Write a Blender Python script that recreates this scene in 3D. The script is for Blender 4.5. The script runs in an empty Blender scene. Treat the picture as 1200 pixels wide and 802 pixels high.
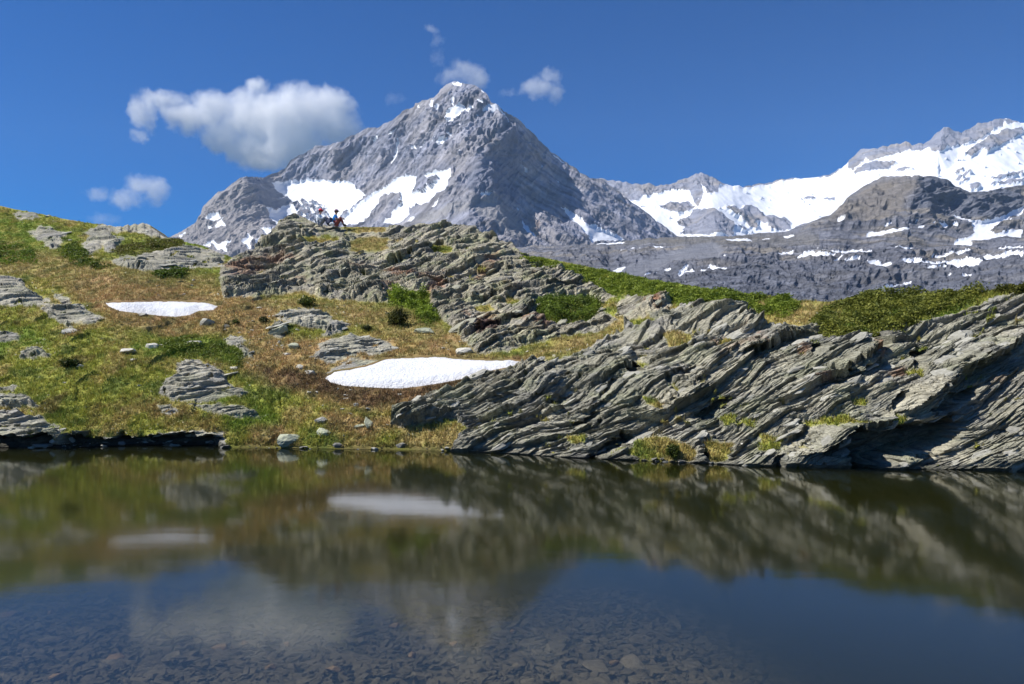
import bpy, bmesh, math, random
import numpy as np
from mathutils import Vector, Matrix

# ------------------------------------------------------------------ camera, light, sky
S = bpy.context.scene
C = S.collection
F, CX, HY, CAMH = 900.0, 600.0, 430.0, 2.0      # focal length and horizon in photo pixels, eye height (m)
cd = bpy.data.cameras.new('camera'); cam = bpy.data.objects.new('camera', cd); C.objects.link(cam)
cam.location = (0, 0, CAMH); cam.rotation_euler = (math.pi/2, 0, 0)
cd.sensor_width = 36; cd.lens = 27; cd.shift_y = 29/1200
cd.clip_start = 0.1; cd.clip_end = 60000
S.camera = cam

SUN_AZ, SUN_EL = -94.0, 49.0                    # degrees clockwise from +Y, degrees up
sa, se = math.radians(SUN_AZ), math.radians(SUN_EL)
to_sun = Vector((math.sin(sa)*math.cos(se), math.cos(sa)*math.cos(se), math.sin(se)))
sl = bpy.data.lights.new('sun', 'SUN'); sun = bpy.data.objects.new('sun', sl); C.objects.link(sun)
sl.energy = 5.0; sl.angle = math.radians(0.5); sl.color = (1.0, 0.96, 0.90)
sun.rotation_euler = to_sun.to_track_quat('Z', 'Y').to_euler(); sun.location = (0, 0, 60)

w = bpy.data.worlds.new('World'); S.world = w; w.use_nodes = True
nt = w.node_tree; bg = nt.nodes['Background']
sky = nt.nodes.new('ShaderNodeTexSky'); sky.sky_type = 'NISHITA'; sky.sun_disc = False
sky.sun_elevation = se; sky.sun_rotation = sa % (2*math.pi)
sky.altitude = 2800; sky.air_density = 1.0; sky.dust_density = 0.1; sky.ozone_density = 4.0
hs = nt.nodes.new('ShaderNodeHueSaturation'); hs.inputs['Saturation'].default_value = 1.74; hs.inputs['Hue'].default_value = 0.512; hs.inputs['Value'].default_value = .95
nt.links.new(sky.outputs[0], hs.inputs['Color']); nt.links.new(hs.outputs[0], bg.inputs[0])
bg.inputs[1].default_value = 0.086
S.view_settings.view_transform = 'Standard'; S.view_settings.look = 'None'
S.view_settings.exposure = 0.43; S.view_settings.gamma = 1.0
cy = S.cycles
cy.use_denoising = True; cy.max_bounces = 30; cy.diffuse_bounces = 2; cy.glossy_bounces = 3
cy.transparent_max_bounces = 10; cy.volume_bounces = 28; cy.transmission_bounces = 4
cy.volume_step_rate = .3; cy.volume_max_steps = 256
cy.sample_clamp_indirect = 6; cy.caustics_reflective = False; cy.caustics_refractive = False

# ------------------------------------------------------------------ numeric helpers
f32 = np.float32
def W(px, py, D):
    px = np.asarray(px, dtype=np.float64)
    return np.stack([(px-CX)/F*D, D+0*px, CAMH+(HY-py)/F*D], -1)
def hsh(i, j, k, seed=0):
    h = (i.astype(np.int64)*73856093) ^ (j.astype(np.int64)*19349663) ^ (k.astype(np.int64)*83492791) ^ (seed*2654435761 & 0xffffffff)
    h = (h & 0xffffffff).astype(np.uint32)
    h ^= h >> np.uint32(16); h *= np.uint32(0x7feb352d); h ^= h >> np.uint32(15); h *= np.uint32(0x846ca68b); h ^= h >> np.uint32(16)
    return h
def h01(i, j, k, seed=0): return (hsh(i, j, k, seed) & np.uint32(0xffff)).astype(f32)/65535.0
_G = np.array([[1,1,0],[-1,1,0],[1,-1,0],[-1,-1,0],[1,0,1],[-1,0,1],[1,0,-1],[-1,0,-1],[0,1,1],[0,-1,1],[0,1,-1],[0,-1,-1],[1,1,0],[0,-1,1],[-1,1,0],[0,-1,-1]], f32)
def perlin(x, y, z, seed=0):
    x, y, z = (np.asarray(a, f32) for a in (x, y, z)); x, y, z = np.broadcast_arrays(x, y, z)
    xi, yi, zi = np.floor(x), np.floor(y), np.floor(z)
    xf, yf, zf = x-xi, y-yi, z-zi
    xi, yi, zi = xi.astype(np.int32), yi.astype(np.int32), zi.astype(np.int32)
    u, v, t = (a*a*a*(a*(a*6-15)+10) for a in (xf, yf, zf))
    out = 0
    for dx in (0, 1):
        for dy in (0, 1):
            for dz in (0, 1):
                g = _G[hsh(xi+dx, yi+dy, zi+dz, seed) & np.uint32(15)]
                n = g[..., 0]*(xf-dx)+g[..., 1]*(yf-dy)+g[..., 2]*(zf-dz)
                out = out + n*(u if dx else 1-u)*(v if dy else 1-v)*(t if dz else 1-t)
    return out
def step_of(*fields):
    """largest change of the given coordinates between neighbouring grid points (to drop detail finer than the grid)"""
    g = 0
    for ax in (0, 1):
        g = np.maximum(g, np.sqrt(sum(np.gradient(f, axis=ax)**2 for f in fields)))
    return g
def blur_x(A, n):
    for _ in range(n): A = .25*np.roll(A, 1, 1)+.5*A+.25*np.roll(A, -1, 1)
    return A
def blur_y(A, n):
    for _ in range(n): B = A.copy(); B[1:-1] = .25*A[:-2]+.5*A[1:-1]+.25*A[2:]; A = B
    return A
def keep_w(g): return 1-sst(.22, .55, g)
def fbm(x, y, z, o=4, seed=0, g=.5, aa=None):
    r = 0; a = 1
    for i in range(o):
        r = r + a*perlin(x, y, z, seed+i*17)*(1 if aa is None else keep_w(aa*2.03**i)); x, y, z = x*2.03, y*2.03, z*2.03; a *= g
    return r
def ridged(x, y, z, o=5, seed=0, g=.5, aa=None):
    r = 0; a = 1
    for i in range(o):
        n = 1-2*np.abs(perlin(x, y, z, seed+i*13))
        r = r + a*(n if aa is None else .5+(n-.5)*keep_w(aa*2.07**i)); x, y, z = x*2.07, y*2.07, z*2.07; a *= g
    return r
def ridged_a(x, y, z, o=5, seed=0, g=.5): return ridged(x, y, z, o, seed, g, step_of(x, y, z))
def fbm_a(x, y, z, o=5, seed=0, g=.5): return fbm(x, y, z, o, seed, g, step_of(x, y, z))
def sst(a, b, x):
    t = np.clip((x-a)/(b-a), 0, 1); return t*t*(3-2*t)
def poly_sd(X, Y, P, pad=12):
    """signed distance to a polygon, positive inside; far outside = -pad"""
    P = np.array(P, float); out = np.full(X.shape, -float(pad), f32)
    m = (X > P[:, 0].min()-pad) & (X < P[:, 0].max()+pad) & (Y > P[:, 1].min()-pad) & (Y < P[:, 1].max()+pad)
    if not m.any(): return out
    x, y = X[m], Y[m]; ins = np.zeros(x.shape, bool); d = np.full(x.shape, 1e9)
    for i in range(len(P)):
        a, b = P[i], P[(i+1) % len(P)]
        e = b-a; t = np.clip(((x-a[0])*e[0]+(y-a[1])*e[1])/(e@e+1e-9), 0, 1)
        d = np.minimum(d, np.hypot(x-a[0]-t*e[0], y-a[1]-t*e[1]))
        if a[1] != b[1]:
            c = ((a[1] > y) != (b[1] > y)) & (x < (b[0]-a[0])*(y-a[1])/(b[1]-a[1])+a[0]); ins ^= c
    out[m] = np.where(ins, d, -np.minimum(d, pad)); return out
def polys_sd(X, Y, L, pad=12):
    r = np.full(X.shape, -float(pad), f32)
    for P in L: r = np.maximum(r, poly_sd(X, Y, P, pad))
    return r
def line_d(X, Y, P):
    d = np.full(X.shape, 1e9); P = np.array(P, float)
    for a, b in zip(P[:-1], P[1:]):
        e = b-a; t = np.clip(((X-a[0])*e[0]+(Y-a[1])*e[1])/(e@e+1e-9), 0, 1)
        d = np.minimum(d, np.hypot(X-a[0]-t*e[0], Y-a[1]-t*e[1]))
    return d
def ell(X, Y, cx, cy, rx, ry, rot=0):
    c, s = math.cos(math.radians(rot)), math.sin(math.radians(rot)); dx, dy = X-cx, -(Y-cy)
    a, b = (dx*c+dy*s)/rx, (-dx*s+dy*c)/ry
    return np.sqrt(a*a+b*b)
class RBF:
    def __init__(s, pts, sm=1e-4):
        P = np.array(pts, float); s.c = P[:, :2]/100; v = np.log(P[:, 2]); n = len(P)
        A = np.zeros((n+3, n+3)); A[:n, :n] = s.k(s.c, s.c)+sm*np.eye(n); A[:n, n] = 1; A[:n, n+1:] = s.c; A[n:, :n] = A[:n, n:].T
        s.w = np.linalg.solve(A, np.r_[v, 0, 0, 0])
    def k(s, a, b):
        r2 = ((a[:, None]-b[None])**2).sum(-1); return .5*r2*np.log(r2+1e-12)
    def __call__(s, X, Y):
        q = np.stack([np.ravel(X), np.ravel(Y)], -1)/100; out = np.empty(len(q)); n = len(s.c)
        for i in range(0, len(q), 50000):
            b = q[i:i+50000]; out[i:i+50000] = s.k(b, s.c)@s.w[:n]+s.w[n]+b@s.w[n+1:]
        return np.exp(out).reshape(np.shape(X))
def grid_normals(P):
    du = np.gradient(P, axis=1); dv = np.gradient(P, axis=0)
    n = np.cross(du, dv); n /= np.linalg.norm(n, axis=-1, keepdims=True)+1e-12
    return n*np.where(n[..., 1:2] > 0, -1, 1)
def tag(o, label=None, cat=None, group=None, kind=None):
    for k, v in (('label', label), ('category', cat), ('group', group), ('kind', kind)):
        if v: o[k] = v
    return o
def empty(name, loc):
    o = bpy.data.objects.new(name, None); C.objects.link(o); o.location = loc; return o
def mesh_np(name, V, Fq, mat, col=None, smooth=True, parent=None, origin=None):
    V = np.asarray(V, f32).reshape(-1, 3); Fq = np.asarray(Fq, np.int32)
    o3 = np.zeros(3) if origin is None else np.array(origin, float)
    me = bpy.data.meshes.new(name); k = Fq.shape[1]
    me.vertices.add(len(V)); me.vertices.foreach_set('co', (V-o3.astype(f32)).ravel())
    me.loops.add(Fq.size); me.loops.foreach_set('vertex_index', Fq.ravel())
    me.polygons.add(len(Fq)); me.polygons.foreach_set('loop_start', np.arange(len(Fq), dtype=np.int32)*k)
    me.polygons.foreach_set('use_smooth', np.full(len(Fq), smooth, bool))
    if col is not None:
        a = me.color_attributes.new('Col', 'FLOAT_COLOR', 'POINT')
        c = np.ones((len(V), 4), f32); c[:, :3] = col; a.data.foreach_set('color', c.ravel())
    me.update(calc_edges=True); me.materials.append(mat)
    o = bpy.data.objects.new(name, me); C.objects.link(o); o.location = o3
    if parent: o.parent = parent; o.location = o3-np.array(parent.location)
    return o
def sub_mesh(name, V, col, faces, mat, smooth, parent=None, origin=None):
    used, inv = np.unique(faces, return_inverse=True)
    return mesh_np(name, V[used], inv.reshape(faces.shape), mat, None if col is None else col[used], smooth, parent, origin)
def quads(nr, nc):
    i = np.arange(nr*nc).reshape(nr, nc)
    return np.stack([i[1:, :-1], i[1:, 1:], i[:-1, 1:], i[:-1, :-1]], -1).reshape(-1, 4)
lin = lambda r, g, b: np.array([((c/255+.055)/1.055)**2.4 if c > 10 else c/255/12.92 for c in (r, g, b)])

# ------------------------------------------------------------------ materials
def new_mat(name):
    m = bpy.data.materials.new(name); m.use_nodes = True
    return m, m.node_tree, m.node_tree.nodes['Principled BSDF']
def N(nt, t, **k):
    n = nt.nodes.new('ShaderNode'+t)
    for a, b in k.items(): setattr(n, a, b)
    return n
def ground_mat(name, rough=.95, theta=0, str_xz=(1, 1, 1), scales=(3, 14, 60), cv=.35, bump=.5, bdist=.03, coord='world'):
    """colour attribute times several octaves of streaky noise, plus bump"""
    m, nt, bs = new_mat(name); L = nt.links
    bs.inputs['Roughness'].default_value = rough; bs.inputs['Specular IOR Level'].default_value = .25
    geo = N(nt, 'NewGeometry'); mp = N(nt, 'Mapping'); mp.vector_type = 'POINT'
    mp.inputs['Rotation'].default_value = (0, math.radians(theta), 0)
    mp.inputs['Scale'].default_value = (1, 1, 1)
    sc = N(nt, 'VectorMath', operation='MULTIPLY'); sc.inputs[1].default_value = str_xz
    L.new(geo.outputs['Position'], mp.inputs[0]); L.new(mp.outputs[0], sc.inputs[0])
    val = None; bmp = None
    for i, s in enumerate(scales):
        n = N(nt, 'TexNoise'); n.inputs['Scale'].default_value = s; n.inputs['Detail'].default_value = 5; n.inputs['Roughness'].default_value = .6
        L.new(sc.outputs[0], n.inputs['Vector'])
        if val is None: val = n.outputs[0]
        else:
            a = N(nt, 'Math', operation='ADD'); L.new(val, a.inputs[0]); L.new(n.outputs[0], a.inputs[1]); val = a.outputs[0]
    r = N(nt, 'MapRange'); k = len(scales)
    r.inputs['From Min'].default_value = .36*k; r.inputs['From Max'].default_value = .64*k
    r.inputs['To Min'].default_value = 1-cv; r.inputs['To Max'].default_value = 1+cv; L.new(val, r.inputs[0])
    at = N(nt, 'Attribute'); at.attribute_name = 'Col'
    mu = N(nt, 'VectorMath', operation='SCALE'); L.new(at.outputs['Color'], mu.inputs[0]); L.new(r.outputs[0], mu.inputs['Scale'])
    L.new(mu.outputs[0], bs.inputs['Base Color'])
    if theta:                                          # sharp parallel partings between the leaves of the schist
        n = N(nt, 'TexNoise'); n.inputs['Scale'].default_value = scales[-1]*.8; n.inputs['Detail'].default_value = 3
        L.new(sc.outputs[0], n.inputs['Vector']); s1 = N(nt, 'Math', operation='SUBTRACT'); L.new(n.outputs[0], s1.inputs[0]); s1.inputs[1].default_value = .5
        s2 = N(nt, 'Math', operation='ABSOLUTE'); L.new(s1.outputs[0], s2.inputs[0]); s3 = N(nt, 'MapRange'); L.new(s2.outputs[0], s3.inputs[0]); s3.inputs['From Max'].default_value = .05
        s4 = N(nt, 'Math', operation='MULTIPLY_ADD'); L.new(s3.outputs[0], s4.inputs[0]); s4.inputs[1].default_value = .35; L.new(val, s4.inputs[2]); val = s4.outputs[0]
    b = N(nt, 'Bump'); b.inputs['Strength'].default_value = bump; b.inputs['Distance'].default_value = bdist
    L.new(val, b.inputs['Height']); L.new(b.outputs[0], bs.inputs['Normal'])
    return m
M_turf = ground_mat('alpine_turf', .98, 0, (1, 1, 1), (2.5, 9, 30), .26, .6, .05)
M_rock = {0: ground_mat('schist_left', .85, 9, (1, .7, 4), (1.0, 3.2, 9), .42, .9, .06),
          1: ground_mat('schist_knoll', .85, 30, (1, .8, 6), (.6, 1.8, 5), .50, 1.0, .12),
          2: ground_mat('schist_cliff', .82, 27, (1, .7, 5), (1.2, 3.6, 10), .42, .9, .06)}
M_mtn = ground_mat('mountain_rock', .95, 0, (1, 1, 1), (.008, .03, .1, .3), .24, .6, 10)
M_moraine = ground_mat('moraine_rock', .95, 8, (1, .6, 3), (.02, .07, .25), .34, 1.0, 5)
def plain(name, col, rough=.7, var=.15, scale=8, bump=.2, bdist=.01):
    m, nt, bs = new_mat(name); L = nt.links
    tc = N(nt, 'TexCoord'); n = N(nt, 'TexNoise'); n.inputs['Scale'].default_value = scale; n.inputs['Detail'].default_value = 5
    L.new(tc.outputs['Object'], n.inputs['Vector'])
    mx = N(nt, 'Mix', data_type='RGBA'); c = np.array(col, float)
    mx.inputs[6].default_value = (*(c*(1-var)), 1); mx.inputs[7].default_value = (*np.minimum(c*(1+var), 1), 1)
    L.new(n.outputs[0], mx.inputs[0]); L.new(mx.outputs[2], bs.inputs['Base Color'])
    bs.inputs['Roughness'].default_value = rough
    b = N(nt, 'Bump'); b.inputs['Strength'].default_value = bump; b.inputs['Distance'].default_value = bdist
    L.new(n.outputs[0], b.inputs['Height']); L.new(b.outputs[0], bs.inputs['Normal'])
    return m
M_snow = plain('old_snow', (.80, .81, .83), .6, .05, 1.3, .35, .08)
M_glacier = plain('mountain_snow', (.80, .82, .85), .7, .05, .012, .35, 8)
def leaf_mat(name, rough=.6):
    m, nt, bs = new_mat(name); L = nt.links
    at = N(nt, 'Attribute'); at.attribute_name = 'Col'; L.new(at.outputs['Color'], bs.inputs['Base Color'])
    bs.inputs['Roughness'].default_value = rough; bs.inputs['Specular IOR Level'].default_value = .2
    tr = N(nt, 'BsdfTranslucent'); L.new(at.outputs['Color'], tr.inputs['Color'])
    mx = N(nt, 'MixShader'); mx.inputs[0].default_value = .3
    L.new(bs.outputs[0], mx.inputs[1]); L.new(tr.outputs[0], mx.inputs[2])
    L.new(mx.outputs[0], nt.nodes['Material Output'].inputs['Surface'])
    return m
M_psnow = ground_mat('patch_snow', .6, 0, (1, 1.4, 1), (1.5, 5, 18), .05, .9, .06)
M_leaf = leaf_mat('leaves_and_blades')

# ------------------------------------------------------------------ mountains
def interp_line(P, x):
    P = np.array(P, float); return np.interp(x, P[:, 0], P[:, 1])
def relief(name, x0, x1, step, sky_l, bot_l, dpts, colour, snow_sd, disp, ribs=(), jag=1.0, rows=None, mat=None, label=None, back=400, pw=60):
    px = np.arange(x0, x1+step, step); top = interp_line(sky_l, px)
    jit = jag*(ridged(px/14., 0*px+3.3, 0*px, 4, 5)-.6)*.9      # ragged crest: lifts the top rows only
    bot = interp_line(bot_l, px); nr = rows or int((bot-top).max()/step)
    t = np.linspace(0, 1, nr)[:, None]; X = np.repeat(px[None], nr, 0); Y = top[None]*(1-t)+bot[None]*t
    D = RBF(dpts)(X, Y)
    for P, amp, wl, wr in ribs:                       # spurs: nearer along a line; wl/wr = widths left/right of it
        d = line_d(X, Y, P); Pa = np.array(P, float); o = np.argsort(Pa[:, 1])
        side = X-np.interp(Y, Pa[o, 1], Pa[o, 0]); wd = np.where(side < 0, wl, wr)
        D = D-amp*np.clip(1-d/wd, 0, 1)**1.2
    P = W(X, Y+jit[None]*(1-sst(0, .10, t)), D)
    sd = snow_sd(X, Y); sn = sst(-1, 2, sd)
    dv = disp(X, Y, P)*(1-.8*sn)*np.clip(t*14, .25, 1)
    nrm = grid_normals(P); dirv = nrm*.7+np.array([0, -.55, .15]); P = P+dirv*dv[..., None]
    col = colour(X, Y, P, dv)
    # the far slope behind the skyline
    B = [P[0]+np.array([0, back*k, -back*k*.8]) for k in (1., .5, .12)]
    G_ = P[-1].copy(); G_[..., 1] *= .72; G_[..., 0] *= .9; G_[..., 2] = -5.5      # foot of the slope, down to the valley ground
    P = np.concatenate([np.stack(B), P, (P[-1]*.5+G_*.5)[None], G_[None]]); col = np.concatenate([np.repeat(col[:1], 3, 0), col, np.repeat(col[-1:], 2, 0)]); sd = np.concatenate([np.repeat(sd[:1], 3, 0), sd, np.full((2, sd.shape[1]), -6.)])
    q = quads(*P.shape[:2]); V = P.reshape(-1, 3); c = col.reshape(-1, 3)
    fs = sd.reshape(-1)[q].mean(1) > 0
    org = (V[:, 0].mean(), V[:, 1].mean(), V[:, 2].min())
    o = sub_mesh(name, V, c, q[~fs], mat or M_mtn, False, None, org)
    tag(o, label, kind='structure')
    if fs.any():
        s = sub_mesh('snow_field', V, None, q[fs], M_glacier, True, o, org)
    return o
def mixc(a, b, t): return a*(1-t[..., None])+b*t[..., None]

z1 = lambda L: [(200+x/3.487, 80+y/3.487) for x, y in L]     # tracing windows -> photo pixels
z2 = lambda L: [(480+x/3.4875, 80+y/3.4875) for x, y in L]
z3 = lambda L: [(700+x/3.644, 120+y/3.644) for x, y in L]
z4 = lambda L: [(940+x/3.342, 120+y/3.342) for x, y in L]
ROCKG = np.array([.265, .272, .325]); ROCKW = np.array([.335, .31, .298]); ROCKSHADE = np.array([.165, .18, .235]); SCREE = np.array([.34, .325, .31])

# --- the great peak with its left buttress
sky_main = [(120, 330), (180, 292)]+z1([(0,690),(60,660),(115,625),(122,600),(140,560),(190,515),(250,480),(290,445),(330,442),(380,448),(400,440),(430,425),(470,405),(490,375),(520,360),(550,345),(590,318),(640,315),(700,295),(760,270),(800,245),(850,240),(900,215),(950,180),(1000,155)])+ \
    z2([(0,150),(60,130),(100,120),(130,85),(160,65),(180,53),(215,60),(250,65),(295,85),(310,100),(335,140),(360,148),(400,190),(430,200),(460,225),(500,270),(560,325),(600,360),(640,385),(700,430),(740,450),(790,458),(850,500),(880,530),(940,570),(1000,620),(1040,650),(1085,680)])+[(830, 300), (880, 330)]
snow_main = [z1(p) for p in (
    [(405,470),(480,472),(560,462),(620,458),(700,465),(755,478),(765,500),(800,525),(745,575),(700,600),(690,640),(640,640),(560,650),(510,600),(530,570),(500,552),(470,535),(440,510)],
    [(380,575),(430,592),(455,565),(500,562),(540,580),(520,600),(470,605),(430,650),(415,615)],
    [(940,450),(970,440),(1010,450),(1000,480),(960,515),(930,520),(880,520),(860,535),(855,570),(820,600),(780,645),(720,650),(690,630),(760,570),(800,545),(850,510),(890,490)],
    [(150,625),(180,603),(208,600),(205,618),(175,635)], [(185,640),(215,615),(222,640),(235,650),(190,660)], [(155,650),(172,650),(168,675)],
    [(35,690),(75,675),(72,685),(45,697)], [(140,735),(180,708),(200,722),(215,708),(235,715),(268,708),(235,735),(240,765),(200,750),(180,730),(165,740)],
    [(288,715),(310,700),(318,683),(340,700),(345,712),(330,730),(335,748),(315,745),(310,728)], [(350,720),(368,700),(382,712),(372,730),(352,735)],
    [(365,662),(412,662),(415,675),(398,692),(380,678)], [(905,395),(895,410),(920,350),(935,300),(942,298),(930,345)],
    [(835,300),(855,278),(848,300),(838,312)], [(900,290),(918,255),(928,250),(915,278)], [(958,635),(985,615),(1000,615),(975,640)])]+ \
    [z2(p) for p in (
    [(175,415),(165,455),(150,490),(110,535),(70,560),(0,575),(0,600),(-40,640),(-110,650),(-100,630),(-60,590),(0,530),(60,500),(90,470),(100,455),(62,462),(80,440),(120,432),(150,425)],
    [(0,455),(32,445),(30,490),(10,530),(0,560),(-40,540)], [(-2,620),(25,610),(8,635)],
    [(615,575),(660,595),(720,640),(790,670),(880,705),(860,715),(770,722),(740,722),(722,690),(690,650),(650,610)],
    [(455,625),(475,650),(515,700),(512,716),(480,680),(462,650)], [(460,410),(475,425),(475,440),(462,435)], [(590,455),(618,478),(615,484),(595,465)],
    [(175,165),(200,150),(225,155),(232,170),(215,185),(195,200),(160,232),(150,222),(160,205),(145,212),(155,180)], [(230,175),(262,152),(262,165),(240,180)],
    [(268,135),(305,145),(295,152)], [(320,150),(350,145),(368,155),(405,225),(398,222),(355,162),(335,182),(330,165),(300,185),(305,165)],
    [(90,130),(102,132),(95,165),(84,160)], [(115,150),(132,158),(115,182),(108,170)], [(180,125),(190,130),(180,155),(174,150)], [(30,148),(38,148),(48,165),(42,165)],
    [(170,60),(215,55),(210,72),(190,70)], [(285,90),(308,88),(300,100)], [(112,312),(128,290),(158,285),(140,315),(125,318)], [(15,328),(35,325),(35,342),(15,342)],
    [(45,335),(70,308),(65,325),(50,340)], [(95,303),(110,288),(104,305)], [(272,205),(284,192),(284,205)], [(205,228),(218,230),(208,240)], [(285,520),(335,515),(320,528),(290,530)],
    [(95,568),(125,538),(128,545),(105,572)], [(575,350),(630,382),(632,390),(590,365)], [(515,380),(540,412),(536,418)], [(420,578),(440,598),(432,602)], [(205,345),(215,350),(204,362)], [(155,270),(172,268),(165,280)])]
cut_main = [z1(p) for p in ([(505,560),(540,548),(600,552),(640,575),(650,640),(540,640),(520,600)],)]+[z2(p) for p in ([(22,500),(50,475),(100,455),(128,452),(120,470),(85,500),(45,515)],)]
def snow_sd_main(X, Y):
    wx = X+1.6*fbm(X/6, Y/6, 0*X, 3, 3); wy = Y+1.6*fbm(X/6, Y/6, 0*X+5, 3, 4)
    s = polys_sd(wx, wy, snow_main); cu = polys_sd(wx, wy, cut_main)
    s = np.where((cu > 0) & (perlin(X/5, Y/3, 0*X+2, 8) < .12), -3, s)
    speck = (fbm(X/3.+Y/5, Y/6-X/9, 0*X+1, 3, 44) > .57+.003*np.clip(Y-110, 0, 99)) & (Y < 200) & (X > 440) & (X < 590)
    return np.where(speck, 1.5, s)
def disp_main(X, Y, P):
    x, y, z = P[..., 0], P[..., 1], P[..., 2]
    r = ridged_a((x-.6*z)/95, y/600, (z+.6*x)/420, 6, 21)              # gullies down the fall line
    st = ridged_a((x*.55+z*.83)/85, y/500, (z*.55-x*.83)/520, 5, 31)  # tilted strata
    f = sst(575, 640, X)
    rough = .8-.3*sst(620, 660, X)+.5*(Y < 185)
    smooth = 1-.75*np.clip(1-np.abs(polys_sd(X, Y, [z2([(150,600),(330,520),(420,580),(520,720),(300,640),(60,650)]), z1([(780,650),(1100,520),(1200,660)])], 10)-10)/10, 0, 1)
    fine = ridged_a(x/40, y/110, z/60, 4, 61)
    return (16*(r-.5)*(1-.6*f)+14*(st-.5)*f+10*(fine-.5)*rough)*smooth
def col_main(X, Y, P, dv):
    x, y, z = P[..., 0], P[..., 1], P[..., 2]
    t = sst(-.4, .5, fbm(x/160, y/300, z/130, 4, 71)); c = mixc(ROCKG+0*P, ROCKW, t*.55)
    st = fbm((x*.5+z*.86)/22, y/200, (z*.5-x*.86)/190, 4, 81); s2 = fbm((x-z)*.7/20, y/300, (x+z)*.7/200, 4, 83); rg2 = ridged_a((x-.8*z)/38, y/600, (x+z)/300, 4, 87)-.9; c = c*(.98+.62*np.where(X < 582, s2, st)[..., None]-.16*rg2[..., None])
    b = sst(-6, 8, -(X-(330-.3*(Y-210)))+6*perlin(X/9, Y/9, 0*X, 2)); c = mixc(c, ROCKW*1.05, b*.8)          # warmer buttress
    dk = np.clip(sst(-4, 4, polys_sd(X, Y, [z1([(290,442),(400,450),(470,530),(500,560),(420,590),(360,560),(330,500)])], 8)), 0, 1); c = mixc(c, ROCKSHADE*1.15, dk*.7)  # shade on the buttress's right flank, painted into the rock colour
    dk = sst(-3, 4, polys_sd(X+3*perlin(X/6, Y/6, 0*X, 9), Y, [z2([(395,200),(420,260),(470,320),(430,480),(440,560),(400,560),(330,510),(290,545),(235,500),(240,440),(300,430),(360,340),(345,280)])], 8)); c = mixc(c, ROCKSHADE*1.05, dk*.75)  # painted bluish shade band right of the main spur below the summit
    sc = sst(-2, 6, polys_sd(X, Y, [z2([(330,525),(400,580),(470,640),(520,715),(420,705),(330,640),(250,590),(200,600),(100,640),(0,640),(120,570)])], 10)); c = mixc(c, SCREE*1.0, sc*.7)
    og = sst(-2, 3, polys_sd(X, Y, [z2([(480,630),(530,640),(530,700),(505,700)])], 6)); c = mixc(c, np.array([.36, .27, .20]), og*.6)
    return np.clip(c, .03, .6)
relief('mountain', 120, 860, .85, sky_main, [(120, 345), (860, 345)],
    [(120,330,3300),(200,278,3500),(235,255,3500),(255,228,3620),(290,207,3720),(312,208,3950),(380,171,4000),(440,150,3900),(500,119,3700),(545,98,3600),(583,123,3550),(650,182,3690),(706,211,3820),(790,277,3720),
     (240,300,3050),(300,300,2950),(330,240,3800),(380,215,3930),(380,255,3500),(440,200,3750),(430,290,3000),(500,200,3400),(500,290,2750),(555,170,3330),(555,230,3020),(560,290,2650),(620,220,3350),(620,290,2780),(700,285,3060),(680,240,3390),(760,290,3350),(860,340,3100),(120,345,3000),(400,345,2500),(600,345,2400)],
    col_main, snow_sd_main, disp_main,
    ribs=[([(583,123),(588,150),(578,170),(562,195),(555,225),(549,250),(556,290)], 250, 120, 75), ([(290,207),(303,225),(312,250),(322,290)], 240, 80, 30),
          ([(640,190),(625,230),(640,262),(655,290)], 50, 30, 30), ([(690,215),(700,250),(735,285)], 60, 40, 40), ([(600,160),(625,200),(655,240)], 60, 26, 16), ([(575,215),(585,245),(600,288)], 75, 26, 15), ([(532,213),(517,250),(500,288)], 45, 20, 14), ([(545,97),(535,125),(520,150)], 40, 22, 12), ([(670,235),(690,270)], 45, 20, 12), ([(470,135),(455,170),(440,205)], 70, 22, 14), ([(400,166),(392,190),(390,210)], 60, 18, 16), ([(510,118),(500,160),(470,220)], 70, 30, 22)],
    jag=1.6, mat=M_mtn, label='great grey pyramid peak with diagonal snow bands rising behind the green hillside')

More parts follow.
